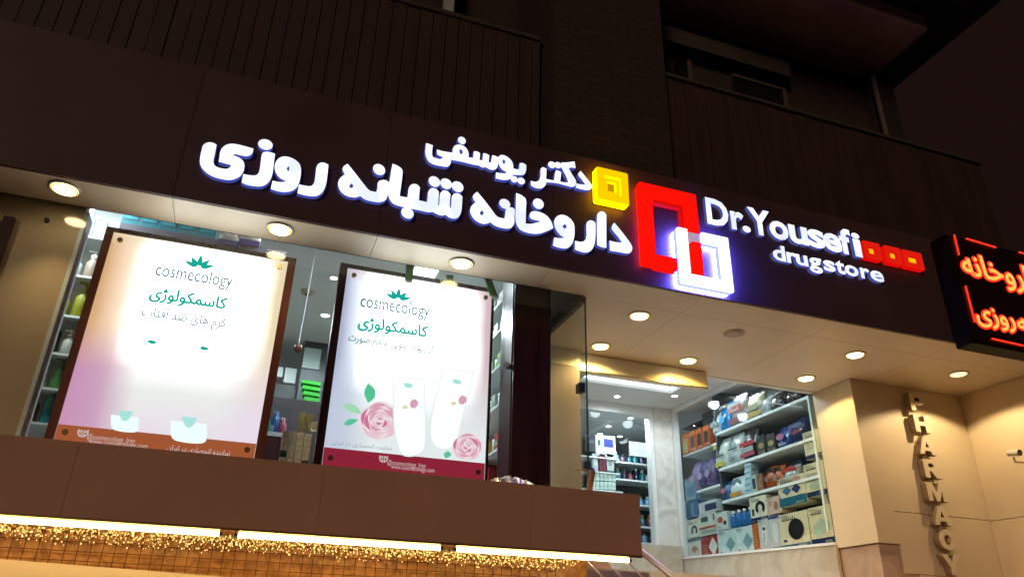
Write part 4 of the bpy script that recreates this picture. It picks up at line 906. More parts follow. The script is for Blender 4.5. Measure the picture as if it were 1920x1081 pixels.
# top shelf
pack(1331, 1350, 797, 752, 'bag', (.62, .68, .68), 'white pouch at the far end of the top showcase shelf', [('rect', .1, .9, .3, .5, (.4, .45, .45))], cat='pouch', base=z1s)
pack(1347, 1368, 795, 740, 'bag', (.02, .26, .55), 'bright blue pouch with black and yellow header on the top showcase shelf', [('rect', .05, .95, .78, .9, (.02, .02, .02)), ('disc', .4, .75, .8, .88, (.6, .55, .05)), ('disc', .2, .7, .25, .5, (.1, .5, .8))], cat='pouch', base=z1s)
pack(1367, 1395, 786, 726, 'bag', (.45, .44, .45), 'white and grey pouch with red band on the top showcase shelf', [('rect', .04, .96, .42, .62, (.62, .10, .08)), ('rect', .04, .96, .62, .74, (.75, .75, .75)), ('rect', .04, .96, .05, .25, (.30, .10, .11)), ('script', .2, .8, .45, .58, (.8, .78, .75))], cat='pouch', base=z1s)
pack(1396, 1427, 776, 726, 'bag', (.66, .60, .44), 'large cream pouch on the top showcase shelf', [('rect', .06, .94, .05, .2, (.55, .38, .08)), ('rect', .1, .9, .3, .5, (.45, .42, .33))], cat='pouch', base=z1s)
pack(1426, 1442, 768, 732, 'bag', (.50, .53, .54), 'slim grey pouch right of the cream one on the top showcase shelf', [('lines', .1, .9, .2, .6, (.3, .32, .34))], cat='pouch', base=z1s)
pack(1441, 1468, 757, 722, 'bag', (.045, .03, .035), 'dark brown pouch nearest the grey one on the top showcase shelf', [('script', .2, .8, .3, .45, (.3, .25, .2))], cat='pouch', base=z1s)
pack(1468, 1500, 746, 712, 'bag', (.06, .04, .04), 'dark brown pouch at the near end of the top showcase shelf', [('script', .2, .8, .3, .45, (.28, .22, .18))], cat='pouch', base=z1s)
# second shelf
pack(1337, 1364, 866, 808, 'bag', (.62, .66, .62), 'white pouch with black lettering and yellow foot on the second showcase shelf', [('script', .1, .85, .38, .58, INK), ('rect', .2, .8, .06, .2, (.62, .55, .08)), ('rect', .0, .2, .7, .85, (.6, .55, .1))], cat='pouch', base=z2s)
pack(1365, 1389, 858, 798, 'bag', (.55, .60, .60), 'plain white pouch with black lettering on the second showcase shelf', [('script', .1, .85, .45, .68, INK), ('lines', .1, .7, .1, .25, INK)], cat='pouch', base=z2s)
pack(1388, 1418, 849, 789, 'bag', (.05, .035, .04), 'black pouch with red stripe on the second showcase shelf', [('rect', .04, .96, .42, .55, (.55, .06, .06)), ('rect', .1, .9, .22, .38, (.42, .42, .42)), ('rect', .04, .96, .08, .2, (.45, .12, .15)), ('script', .3, .8, .6, .75, (.6, .6, .58))], cat='pouch', base=z2s)
pack(1419, 1436, 840, 803, 'box', (.04, .035, .03), 'black carton with gold figure, left of two on the second showcase shelf', [('disc', .2, .8, .3, .62, (.42, .35, .16)), ('rect', .15, .85, .05, .2, (.2, .16, .08))], base=z2s)
pack(1437, 1455, 834, 800, 'box', (.04, .035, .03), 'black carton with gold figure, right of two on the second showcase shelf', [('disc', .2, .8, .3, .62, (.42, .35, .16)), ('rect', .15, .85, .05, .2, (.2, .16, .08))], base=z2s)
pack(1455, 1481, 830, 788, 'bag', (.05, .13, .33), 'blue pouch with pink print on the second showcase shelf', [('disc', .1, .7, .35, .65, (.45, .22, .35)), ('script', .2, .8, .1, .25, (.7, .7, .75))], cat='pouch', base=z2s)
pack(1481, 1510, 822, 772, 'bag', (.03, .045, .13), 'navy pouch with red lettering on the second showcase shelf', [('script', .15, .85, .35, .58, (.5, .08, .1)), ('rect', .05, .95, .6, .72, (.16, .22, .4))], cat='pouch', base=z2s)
# third shelf
pack(1350, 1366, 931, 893, 'bag', (.05, .16, .34), 'blue pouch with pink badge on the third showcase shelf', [('disc', .2, .8, .35, .6, (.6, .25, .3))], cat='pouch', base=z3s)
pack(1365, 1396, 928, 886, 'bag', (.66, .70, .70), 'white pouch with dark curve and orange foot on the third showcase shelf', [('horse', .2, .8, .3, .85, (.25, .3, .32)), ('rect', .15, .85, .05, .22, (.62, .35, .05))], cat='pouch', base=z3s)
for q in range(5):
    y0 = 868 + q * 11.2
    pack(1396, 1409, y0 + 10.8, y0, 'box', (.55, .66, .70), 'small pale blue carton, %s in the stack on the third showcase shelf' % ('topmost', 'second from top', 'middle one', 'second from bottom', 'bottom one')[q], [('rect', .1, .9, .3, .6, (.2, .4, .5))], depth=.12)
pack(1410, 1421, 923, 890, 'box', (.50, .58, .56), 'grey green carton with dark window on the third showcase shelf', [('rect', .25, .8, .2, .8, (.06, .12, .12))], base=z3s)
pack(1421, 1433, 920, 888, 'box', (.36, .18, .11), 'brown carton between grey carton and orange pouch on the third showcase shelf', [('lines', .2, .8, .2, .8, (.5, .35, .25))], base=z3s)
pack(1433, 1449, 908, 864, 'bag', (.50, .15, .03), 'orange pouch with black top on the third showcase shelf, left of two', [('rect', .04, .96, .72, .88, (.02, .02, .02)), ('disc', .2, .75, .25, .55, (.25, .2, .18))], cat='pouch', base=z3s)
pack(1449, 1464, 903, 861, 'bag', (.50, .15, .03), 'orange pouch with black top on the third showcase shelf, right of two', [('rect', .04, .96, .72, .88, (.02, .02, .02)), ('disc', .2, .75, .25, .55, (.35, .3, .28))], cat='pouch', base=z3s)
pack(1465, 1492, 893, 858, 'bag', (.35, .37, .40), 'grey pouch with red header on the third showcase shelf', [('rect', .04, .96, .66, .85, (.45, .08, .05)), ('script', .15, .85, .2, .45, (.6, .62, .65))], cat='pouch', base=z3s)
# cartons stacked against the glass on the right
def bigbox(px0, px1, pb, pt, label, marks, base=(.14, NAVY), **k):
    mk = [('rect', 0.01, .99, 0.0, base[0], base[1])] if base else []
    return pack(px0, px1, pb, pt, 'box', k.pop('col', CREAM), label, mk + [('script', .12, .62, .80, .90, INK)] + list(marks), **k)
bigbox(1511, 1546, (862, 852), 804, 'cream carton with navy base at the top of the near stack of the showcase', [('lines', .15, .7, .35, .7, (.5, .47, .36))])
bigbox(1514, 1552, (934, 921), 864, 'tall cream carton with small print beside the blue cushion box', [('lines', .1, .75, .45, .72, (.35, .36, .33)), ('disc', .2, .8, .2, .42, (.45, .52, .42))])
bigbox(1463, 1514, (956, 934), 890, 'cream carton showing two blue cushions on a dark teal base', [('dia', .16, .50, .36, .68, (.10, .20, .34)), ('dia', .5, .84, .36, .70, (.03, .07, .20)), ('disc', .62, .86, .78, .96, (.50, .30, .26))], base=(.30, TEALB))
bigbox(1466, 1522, (1031, 1021), 958, 'cream carton with a big black disc on the front, bottom row', [('disc', .32, .84, .22, .82, (.02, .022, .025)), ('disc', .55, .61, .50, .56, (.09, .09, .1)), ('rect', .12, .24, .2, .27, (.1, .12, .2))], base=(.12, TEALB))
bigbox(1523, 1567, (1022, 1016), 946, 'cream carton with pale green picture and navy base nearest the pillar', [('dia', .15, .95, .25, .7, (.48, .54, .46)), ('disc', .2, .5, .2, .4, (.5, .62, .5))], base=(.16, NAVY))
bigbox(1409, 1441, (979, 968), 928, 'white carton showing a black horseshoe cushion, upper of the two', [('horse', .32, .88, .22, .78, (.015, .02, .025)), ('rect', .12, .24, .22, .5, (.03, .03, .04))], base=(.12, NAVY), col=(.70, .68, .56))
pack(1441, 1467, (966, 958), 929, 'box', (.62, .50, .42), 'pinkish carton with a brown leg picture right of the horseshoe cushion', [('disc', .45, .75, .2, .7, (.42, .24, .18)), ('lines', .1, .45, .5, .8, (.45, .2, .18))])
for q, (a_, b_) in enumerate(((1367, 1377), (1378, 1387.5), (1388.5, 1398), (1399, 1409))):
    pack(a_, b_, 988 - q * 2.6, 956 - q * 2.6, 'bottle', (.03, .20, .46), 'blue plastic bottle, %s of four standing above the white diamond boxes' % ('leftmost', 'second', 'third', 'rightmost')[q], cat='bottle')
pack(1345, 1366, (995, 990), 958, 'box', (.66, .70, .68), 'white carton with red and black print left of the blue bottles', [('disc', .1, .6, .4, .75, (.5, .14, .1)), ('disc', .6, .9, .25, .5, (.05, .08, .12)), ('lines', .1, .5, .08, .25, (.2, .22, .3))])
pack(1348, 1382, (1041, 1037), 992, 'box', (.60, .70, .70), 'pale carton with a grey diamond pillow, left of two in the bottom row', [('dia', .45, .98, .1, .72, (.26, .40, .44)), ('lines', .1, .5, .82, .95, (.4, .48, .5)), ('disc', .12, .26, .06, .18, (.4, .4, .3))])
pack(1382, 1415, (1037, 1033), 985, 'box', (.60, .70, .70), 'pale carton with a grey diamond pillow, right of two in the bottom row', [('dia', .4, .98, .1, .75, (.26, .40, .44)), ('lines', .1, .5, .82, .95, (.4, .48, .5)), ('disc', .12, .26, .06, .18, (.4, .4, .3))])
pack(1415, 1426, (1033, 1031), 979, 'box', (.50, .17, .03), 'narrow orange carton between pale boxes in the bottom row', [('lines', .2, .8, .2, .6, (.65, .35, .12))])
pack(1426, 1446, (1030, 1027), 970, 'box', (.56, .58, .58), 'grey carton with a white leg brace picture, left of two in the bottom row', [('disc', .3, .8, .15, .8, (.72, .73, .72)), ('disc', .4, .7, .6, .72, (.1, .1, .12)), ('rect', .42, .58, .2, .55, (.5, .52, .54))])
pack(1446, 1467, (1027, 1022), 964, 'box', (.54, .57, .58), 'grey carton with a pale brace picture, right of two in the bottom row', [('disc', .3, .8, .15, .8, (.68, .69, .70)), ('rect', .02, .98, .9, .99, (.05, .1, .3))])
# far section
pack(1268, 1287, (980, 977), 938, 'box', (.66, .72, .70), 'white carton with a dark fan picture, upper left in the far showcase bay', [('fan', .35, .9, .1, .9, (.08, .07, .09))])
pack(1287, 1310, (972, 966), 938, 'box', (.03, .16, .34), 'blue carton with light stripes in the far showcase bay', [('rect', .5, .65, .1, .9, (.12, .35, .5)), ('rect', .1, .3, .1, .9, (.03, .09, .13))])
pack(1311, 1345, (964, 955), 938, 'box', (.64, .68, .68), 'white carton with navy label, topmost of the monitor boxes in the far bay', [('rect', .35, .98, .15, .75, (.03, .05, .16))])
pack(1312, 1345, (1005, 999), 960, 'box', (.66, .67, .62), 'white carton with grey screen and red band in the far showcase bay', [('rect', .15, .55, .62, .85, (.08, .13, .13)), ('rect', .02, .98, .30, .40, (.55, .17, .08)), ('rect', .1, .98, .10, .24, (.4, .46, .42)), ('rect', .85, .92, .6, .9, (.1, .1, .1))])
pack(1269, 1290, (1014, 1011), 977, 'box', (.66, .72, .70), 'white carton with a dark fan picture, middle left in the far showcase bay', [('fan', .45, .9, .15, .8, (.03, .03, .04)), ('rect', 0, 1, 0, .06, NAVY)])
pack(1291, 1312, (1009, 1004), 972, 'box', (.68, .70, .64), 'white carton with a small black horseshoe cushion in the far showcase bay', [('horse', .3, .85, .1, .65, (.03, .04, .06)), ('disc', .7, .85, .75, .9, (.6, .5, .2)), ('script', .1, .55, .75, .88, INK)])
pack(1271, 1292, (1046, 1045), 1014, 'box', (.64, .68, .68), 'white carton with a dark fan picture in the bottom left corner of the far bay', [('fan', .25, .85, .02, .8, (.1, .1, .1)), ('rect', 0, 1, .93, 1, NAVY)])
pack(1292, 1316, (1046, 1044), 1008, 'box', (.66, .66, .64), 'white carton with a pinkish figure in the bottom row of the far bay', [('dia', .2, .8, .25, .65, (.5, .28, .2)), ('rect', 0, 1, .85, 1, (.12, .24, .3))])
pack(1316, 1349, (1045, 1042), 1004, 'box', (.42, .06, .04), 'red carton with a white diamond label in the bottom row', [('dia', .45, .98, .04, .94, (.72, .72, .70)), ('lines', .12, .45, .2, .7, (.55, .3, .25))])
for q, (a_, b_) in enumerate(((1267, 1285), (1286, 1305))):
    pack(a_, b_, 940 - q * 3, 898 - q * 3, 'box', ((.10, .15, .20), (.22, .36, .46))[q], ('dark blister pack in the far showcase bay above the fan cartons', 'pale blue blister pack in the far showcase bay beside the dark one')[q], [('rect', .15, .85, .2, .6, ((.2, .3, .38), (.12, .25, .38))[q])], depth=.1)
for q in range(4):
    pack(1279 + q * 13, 1291 + q * 13, 834 - q * 5, 797 - q * 5, 'box', (.55, .17, .05), 'orange carton, %s in the row on the far showcase shelf' % ('leftmost with green label', 'second from left', 'third from left', 'rightmost')[q], [('rect', .2, .85, .15, .75, ((.35, .36, .16), (.10, .07, .06), (.06, .04, .04), (.06, .04, .04))[q])], base=4.302)
for q, c_ in enumerate(((.30, .22, .40), (.10, .08, .22), (.16, .12, .26))):
    pack(1292 + q * 14, 1307 + q * 14, 902 - q * 4, 848 - q * 5, 'bag', c_, ('lilac pouch', 'deep purple pouch', 'violet pouch')[q] + ' below the orange cartons in the far showcase bay', [('disc', .2, .8, .3, .55, (.45, .35, .5))], cat='pouch', base=3.722)

# rear row and small packs that fill the gaps of the showcase shelves
dark = (((.05, .03, .09), 'dark purple'), ((.03, .06, .14), 'navy'), ((.30, .07, .05), 'dull red'), ((.04, .13, .15), 'dark teal'), ((.34, .30, .22), 'tan'), ((.02, .02, .025), 'black'), ((.10, .20, .34), 'steel blue'))
ordn = ('first', 'second', 'third', 'fourth', 'fifth', 'sixth', 'seventh', 'eighth', 'ninth', 'tenth', 'eleventh')
for zs_, nm_, hmax in ((z1s, 'top', .34), (z2s, 'second', .38), (z3s, 'third', .34), (2.845, 'bottom', .50)):
    y = 7.10; q = 0
    while y < 8.80 and q < 11:
        w_ = rnd.uniform(.11, .19); h_ = hmax * rnd.uniform(.55, .95); (c_, cn) = dark[rnd.randrange(7)]
        t = thing('carton', 'rear row carton, %s, on the %s showcase shelf, %s from near end' % (cn, nm_, ordn[q]), 'box', (6.56, y + w_ / 2, zs_), 'rear row goods in the entry showcase')
        MB().box(6.47, 6.66, y, y + w_ - .008, zs_ + .001, zs_ + h_).build('body', cm(c_), t, bevel=.004)
        MB().box(6.467, 6.4688, y + .02, y + w_ - .03, zs_ + h_ * .45, zs_ + h_ * .75).build('print', cm((.5, .5, .46) if q % 2 else (.45, .22, .1)), t)
        y += w_ + rnd.uniform(0, .02); q += 1
for zs_ in (4.41, 3.91, 3.47):
    tg = MB(); y = 7.15
    while y < 8.85:
        tg.box(6.1965, 6.1985, y, y + .045, zs_ - .033, zs_ - .003); y += rnd.uniform(.13, .3)
    tg.build('price_tags', M['paper'], SC)
# ---- goods behind the inner window, left of the post
def fbox(px0, px1, py1, py0, Y, col, label, marks=(), depth=.25, cat='box', group='goods behind the inner window', name='carton', parts=True):
    a = atY(px0, py1, Y); b = atY(px1, py1, Y); t_ = atY((px0 + px1) / 2, py0, Y); z0 = (a.z + b.z) / 2; z1 = t_.z
    t = thing(name, label, cat, ((a.x + b.x) / 2, Y, z0), group)
    body = MB().box(a.x + .003, b.x - .003, Y, Y + depth, z0, z1).build('body', cm(col), t, bevel=.004)
    for i, (u0, u1, v0, v1, c_) in enumerate(marks):
        MB().box(a.x + (b.x - a.x) * u0, a.x + (b.x - a.x) * u1, Y - .003 - .0015 * i, Y - .0015 * i - .0005, z0 + (z1 - z0) * v0, z0 + (z1 - z0) * v1).build('print', cm(c_, .35), body)
    return t
RK = thing('inner_rack', 'tall shelf rack of bottles behind the inner window', 'shelf', (5.9, 11.4, 2.3))
Yr = 11.4
xa = atY(1157, 900, Yr).x; xb = atY(1240, 900, Yr).x
MB().box(xa - .3, xb + .3, Yr + .42, Yr + .45, 2.3, 4.7).build('back_panel', M['dgrey'], RK)
shelfz = []
for py in (868, 900, 945, 985, 1015):
    z = atY(1200, py, Yr).z; shelfz.append(z); MB().box(xa - .3, xb + .3, Yr, Yr + .41, z - .025, z).build('shelf', M['white_shelf'], RK)
pal = [(.10, .06, .12), (.03, .05, .12), (.45, .55, .62), (.20, .36, .5), (.55, .58, .6), (.25, .1, .1), (.05, .22, .26), (.4, .22, .12)]
n_ = 0; ord_ = ('top', 'second', 'third', 'fourth', 'lowest'); posn = ('first', 'second', 'third', 'fourth', 'fifth', 'sixth', 'seventh', 'eighth', 'ninth', 'tenth', 'eleventh', 'twelfth')
names = {0: 'plum', 1: 'navy', 2: 'pale blue', 3: 'blue', 4: 'grey white', 5: 'dark red', 6: 'dark teal', 7: 'brown'}
for si, z in enumerate(shelfz):
    x = xa - .25; q = 0
    while x < xb + .2 and q < 12:
        w_ = rnd.uniform(.09, .14); ci = rnd.randrange(8); h_ = rnd.uniform(.15, .24)
        t = thing('bottle', 'small %s bottle, %s from the left on the %s shelf of the inner rack' % (names[ci], posn[q], ord_[si]), 'bottle', (x + w_ / 2, Yr + .15, z), 'bottles on the inner rack')
        MB().lathe((x + w_ / 2, Yr + .12, z + .001), [(w_ * .42, 0), (w_ * .44, .01), (w_ * .44, h_ * .62), (w_ * .18, h_ * .75), (w_ * .18, h_ * .8)], 14).build('body', cm(pal[ci], .3), t, smooth=True)
        MB().lathe((x + w_ / 2, Yr + .12, z + .001 + h_ * .8), [(w_ * .22, 0), (w_ * .22, h_ * .18), (w_ * .1, h_ * .2)], 12).build('cap', cm(((.6, .62, .62), (.04, .04, .05), (.4, .3, .12))[rnd.randrange(3)]), t)
        x += w_ + .01; q += 1
fbox(1117, 1155, 855, 816, 10.6, (.68, .72, .72), 'white carton with a blue oval device behind the inner window', [(.42, .88, .45, .85, (.02, .05, .32)), (.12, .25, .5, .75, (.1, .15, .2)), (.5, .95, .12, .2, (.4, .45, .5))])
fbox(1097, 1117, 846, 815, 10.6, (.05, .05, .07), 'dark carton at the left edge of the inner window', [(.1, .9, .5, .7, (.15, .15, .18))])
for q, (a_, b_, c_) in enumerate(((1111, 1122, (.5, .54, .56)), (1124, 1136, (.28, .05, .08)), (1138, 1152, (.52, .55, .55)))):
    fbox(a_, b_, 882, 850, 10.6, c_, ('grey blister pack left of the dark red one', 'dark red blister pack', 'pale blister pack right of the dark red one')[q] + ' behind the inner window', [(.25, .75, .3, .8, ((.62, .66, .68), (.16, .03, .05), (.3, .32, .34))[q])], depth=.06, name='blister_pack', cat='pack')
for r_ in range(2):
    for q in range(6):
        fbox(1110 + q * 7.6, 1117.2 + q * 7.6, 899.5 + r_ * 16 + q * .4, 885 + r_ * 16 + q * .4, 10.6, (.66, .74, .70), 'small white carton, %s from left in the %s row behind the copper pipe' % (posn[q], ('upper', 'lower')[r_]), [(.15, .85, .35, .5, (.5, .6, .58))], depth=.2)
a = atY(1110, 917, 10.6); b = atY(1157, 917, 10.6)
CT = thing('inner_counter', 'low white counter carrying cartons behind the inner window', 'counter', (a.x, 10.6, 2.3))
MB().box(a.x - .5, b.x + .05, 10.5, 10.95, a.z - .05, a.z - .01).build('top', M['white_shelf'], CT)
MB().box(a.x - .5, b.x + .05, 10.55, 10.94, 2.3, a.z - .052).build('body', M['dgrey'], CT)
zc = atY(1130, 857, 10.6).z; zd = atY(1130, 884, 10.6).z
MB().box(a.x - .4, b.x + .05, 10.58, 10.9, zc - .02, zc - .002).build('upper_shelf', M['white_shelf'], CT); MB().box(a.x - .4, b.x + .05, 10.58, 10.9, zd - .02, zd - .002).build('upper_shelf', M['white_shelf'], CT)
MB().box(a.x - .4, b.x + .05, 10.902, 10.93, a.z, zc + .3).build('upper_back', M['dgrey'], CT)
a = atY(1179, 826, 10.11); b = atY(1215, 857, 10.11)
tag(MB().box(a.x, b.x, 10.112, 10.118, b.z, a.z).build('notice_sheet', M['paper']), 'blank white notice sheet taped to the inner window', 'notice')

# ---- things seen between and around the posters
a = atY(490, 715, 9.4); b = atY(640, 715, 9.4)
WU = thing('wall_unit', 'dark tall wall unit at the back seen between the posters', 'cabinet', (a.x, 9.4, 2.3))
MB().box(a.x - .4, b.x + .5, 9.4, 9.8, 2.3, a.z).build('carcass', M['dgrey'], WU)
c0 = atY(575, 622, 9.2); c1 = atY(640, 700, 9.2)
MB().box(c0.x, c1.x + .3, 9.2, 9.39, c1.z - 1.0, c0.z).build('tall_panel', M['dgrey'], WU)
for nm, (x0, x1, y0, y1) in (('paper_sheet', (515, 529, 686, 706)), ('paper_sheet', (536, 553, 688, 718))):
    p, q = atY(x0, y0, 9.38), atY(x1, y1, 9.38); o = MB().box(p.x, q.x, 9.385, 9.39, q.z, p.z).build(nm, M['paper'])
    tag(o, 'white paper sheet pinned to the dark unit, %s' % ('the narrow one at the left poster frame' if x0 < 520 else 'right of the narrow one'), 'paper')
p, q = atY(572, 650, 9.17), atY(598, 692, 9.17); tag(MB().box(p.x, q.x, 9.18, 9.19, q.z, p.z).build('paper_sheet', mat('grey_paper', (.42, .50, .46), .7)), 'large grey green sheet on the tall dark panel between posters', 'paper')
for i in range(4):
    y0 = 712 + i * 10.5; p, q = atY(566 + i * 1.5, y0, 8.6), atY(601 - i * 1.0, y0 + 10.3, 8.6)
    tag(MB().hexa([(p.x, 8.6 - .03, q.z), (q.x, 8.6, q.z), (q.x, 8.72, q.z), (p.x, 8.72, q.z), (p.x, 8.6 - .03, p.z), (q.x, 8.6, p.z), (q.x, 8.72, p.z), (p.x, 8.72, p.z)]).build('green_packet', cm((.05, .52, .04), .5)), 'bright green packet between the posters, %s in its stack' % ('topmost', 'second from top', 'third from top', 'lowest')[i], 'packet', 'green packets between the posters')
p = atY(590, 765, 8.5); MB().box(p.x - .5, p.x + .4, 8.5, 8.9, 2.3, atY(590, 752, 8.5).z).build('back_counter', mat('dark_counter', (.02, .008, .01), .4)); tag(bpy.data.objects['back_counter'], 'dark maroon counter under the green packets', 'counter')
# cream carton stack by the second poster
Yc = 5.75
for r_ in range(5):
    for q in range(4):
        x0 = 528 + q * 14.2 - r_ * 1.6; y0 = 806 + r_ * 12.5 + q * 2.2
        if r_ == 0 and q < 0: continue
        cc = (.03, .20, .10) if (r_, q) in ((3, 0), (4, 3)) else (.92 + .04 * ((q + r_) % 2), .88 + .05 * ((q + r_) % 2), .74)
        fbox(x0, x0 + 13.6, y0 + 12, y0, Yc, cc, '%s small carton, %s from left in the %s layer between the posters' % ('dark green' if cc[0] < .1 else 'cream', posn[q], ('top', 'second', 'middle', 'fourth', 'bottom')[r_]), depth=.06, group='small cartons stacked between the posters')
fbox(583, 596, 805, 790, Yc + .01, (.86, .80, .62), 'single cream carton standing on top of the stack between the posters', depth=.06, group='small cartons stacked between the posters')
for q, (x0, x1, y0, y1, c_) in enumerate(((560, 572, 772, 790, (.42, .30, .12)), (572, 588, 776, 792, (.36, .25, .10)), (558, 574, 790, 808, (.34, .24, .10)), (575, 584, 790, 803, (.46, .36, .18)))):
    fbox(x0, x1, y1, y0, 6.6, c_, ('brown kraft box, upper left of four', 'brown kraft box, upper right of four', 'brown kraft box, lower left of four', 'brown kraft box, lower right of four')[q] + ' behind the cream cartons', depth=.1, group='kraft boxes behind the cartons')
# glass counter case with small goods at the left of the gap
Yg = 7.2
p, q = atY(496, 757, Yg), atY(540, 812, Yg)
GC = thing('counter_case', 'small glass counter case with trinkets between the posters', 'display case', (p.x, Yg, q.z))
MB().box(p.x - .2, q.x, Yg, Yg + .01, q.z, p.z).build('pane', M['glass2'], GC); MB().box(p.x - .2, q.x, Yg - .01, Yg + .3, q.z - .04, q.z).build('base', M['grey'], GC); MB().box(p.x - .2, q.x, Yg, Yg + .3, 2.3, q.z - .042).build('cabinet', M['maroon'], GC)
for i, (x, y, c_) in enumerate(((500, 790, (.1, .4, .25)), (512, 800, (.4, .45, .5)), (518, 783, (.1, .2, .45)), (530, 795, (.55, .15, .22)))):
    k = atY(x, y, Yg + .12); b_ = MB(); b_.lathe((k.x, k.y, q.z + .001), [(.035, 0), (.04, .02), (.04, k.z - q.z), (.02, k.z - q.z + .03), (.02, k.z - q.z + .06)], 14)
    tag(b_.build('trinket_bottle', cm(c_, .2), None, smooth=True), ('green', 'silver grey', 'blue', 'rose red')[i] + ' little bottle inside the glass counter case', 'bottle', 'bottles in the counter case')
# ceiling things in the gap
CL = 5.018
def inner_spot(px, py, label, Z=CL, r=.06, watt=0, group='white spotlights in the shop ceilings', s=14):
    p = atZ(px, py, Z); t = thing('ceiling_spotlight', label, 'ceiling light', (p.x, p.y, Z), group)
    MB().lathe((p.x, p.y, Z - .008), [(r * .8, 0), (r * 1.2, .002), (r * 1.25, .008)], 24).build('housing', M['white'], t)
    MB().lathe((p.x, p.y, Z - .012), [(r * .05, 0), (r * .7, .001), (r * .78, .0035)], 24).build('lamp_face', M['cool'], t)
    if watt:
        ld = bpy.data.lights.new('lamp', 'SPOT'); ld.energy = watt; ld.color = (.80, .93, 1.0); ld.spot_size = math.radians(165); ld.spot_blend = .5; ld.shadow_soft_size = .08
        lo = bpy.data.objects.new('lamp', ld); COL.objects.link(lo); lo.parent = t; lo.location = (0, 0, -.05)
    return p
M['cool'] = emis('cool_lamp', (.88, .95, 1.0), 14)
p_a = inner_spot(626, 520, 'white ceiling spotlight between the posters close to the right frame', r=.045, watt=0)
p_b = inner_spot(610, 590, 'chrome ceiling spotlight with white lamp lower between the posters', r=.06, watt=60)
k = atZ(577, 545, CL); t = thing('smoke_detector', 'round beige smoke detector on the ceiling between the posters', 'detector', tuple(k)); MB().lathe((k.x, k.y, CL - .045), [(.03, 0), (.065, .012), (.075, .045)], 24).build('body', mat('old_plastic', (.45, .40, .28), .5), t); MB().lathe((k.x, k.y, CL - .055), [(.012, 0), (.025, .01)], 16).build('sensor', M['black'], t)
k0 = atZ(592, 470, CL); kb = atY(559, 652, k0.y + .02)
HO = thing('hanging_ornament', 'brown drop ornament on a pale cord hanging between the posters', 'ornament', (k0.x, k0.y, kb.z)); MB().tube([(k0.x, k0.y, CL), (kb.x, k0.y + .02, kb.z + .05)], .004, 6).build('cord', M['white'], HO); MB().blob((kb.x, k0.y + .02, kb.z), .035, .03, .05).build('drop', cm((.22, .08, .03), .3), HO, smooth=True)

# goods on a cabinet above the left poster
CB = thing('tall_cabinet', 'dark maroon cabinet behind the left poster with boxes on top', 'cabinet', (-.6, 6.0, 2.3))
p = atY(225, 418, 6.0); q = atY(560, 470, 6.0)
MB().box(p.x, q.x - .1, 6.02, 6.5, 2.3, (p.z + q.z) / 2).build('carcass', mat('plum_board', (.06, .045, .06), .5), CB)
zt_ = (p.z + q.z) / 2
for i in range(5):
    x0 = 226 + i * 37; p = atY(x0, 415, 6.03); q = atY(x0 + 35, 421, 6.03)
    t = thing('carton', 'teal carton on the cabinet above the left poster, %s of five' % ('leftmost', 'second', 'middle', 'fourth', 'rightmost')[i], 'box', ((p.x + q.x) / 2, 6.1, zt_), 'teal cartons above the left poster')
    MB().box(p.x, q.x, 6.03, 6.3, zt_ + .001, zt_ + .16).build('body', cm((.03, .20, .24)), t, bevel=.004); MB().box(p.x + .02, q.x - .02, 6.026, 6.0285, zt_ + .05, zt_ + .1).build('print', cm((.06, .30, .34)), t)
for i, (x0, x1) in enumerate(((411, 448), (450, 487))):
    p = atY(x0, 455, 5.98); q = atY(x1, 462, 5.98); zz = atY((x0 + x1) / 2, 471, 5.98).z
    r_ = random.Random(i); mb = MB(); rings = []
    for u in range(9):
        x = p.x + (q.x - p.x) * u / 8; s_ = .5 + .5 * math.sin(math.pi * (u + .3) / 8.6) ** .5
        rings.append([(x, 5.94 + .05 * math.cos(a_) * s_, zz + .075 + .07 * math.sin(a_) * s_ + r_.uniform(-.008, .008)) for a_ in [2 * math.pi * n / 12 for n in range(12)]])
    mb.loft(rings); t = thing('wipes_pack', 'purple and beige soft pack above the left poster, %s of two' % ('left', 'right')[i], 'pack', ((p.x + q.x) / 2, 5.94, zz), 'soft packs above the left poster')
    mb.build('body', cm((.42, .36, .30), .5), t, smooth=True); MB().box(p.x, q.x, 5.87, 5.885, zz - .0, zz + .05).build('label', cm((.10, .06, .20)), t)
# green tubes over the right poster
for i, (px, py, dx, h_) in enumerate(((767, 513, .0, .14), (842, 527, .0, .10), (916, 538, .05, .16))):
    k = atY(px, py, 5.475); t = thing('hanging_carton', ('green carton hanging over the top edge of the right poster, left one', 'green carton half hidden behind the reflection over the right poster', 'green carton leaning at the top right corner of the right poster')[i], 'box', tuple(k), 'green cartons over the right poster')
    MB().hexa([(k.x - .03 + dx, 5.455, k.z - h_ / 2), (k.x + .03 + dx, 5.455, k.z - h_ / 2), (k.x + .03 + dx, 5.485, k.z - h_ / 2), (k.x - .03 + dx, 5.485, k.z - h_ / 2), (k.x - .03 - dx * .3, 5.455, k.z + h_ / 2), (k.x + .03 - dx * .3, 5.455, k.z + h_ / 2), (k.x + .03 - dx * .3, 5.485, k.z + h_ / 2), (k.x - .03 - dx * .3, 5.485, k.z + h_ / 2)]).build('body', cm((.03, .34, .05)), t)
    MB().box(k.x - .024 + dx, k.x + .024 + dx, 5.452, 5.484, k.z - h_ / 2 - .02, k.z - h_ / 2 - .001).build('end_flap', M['white'], t)

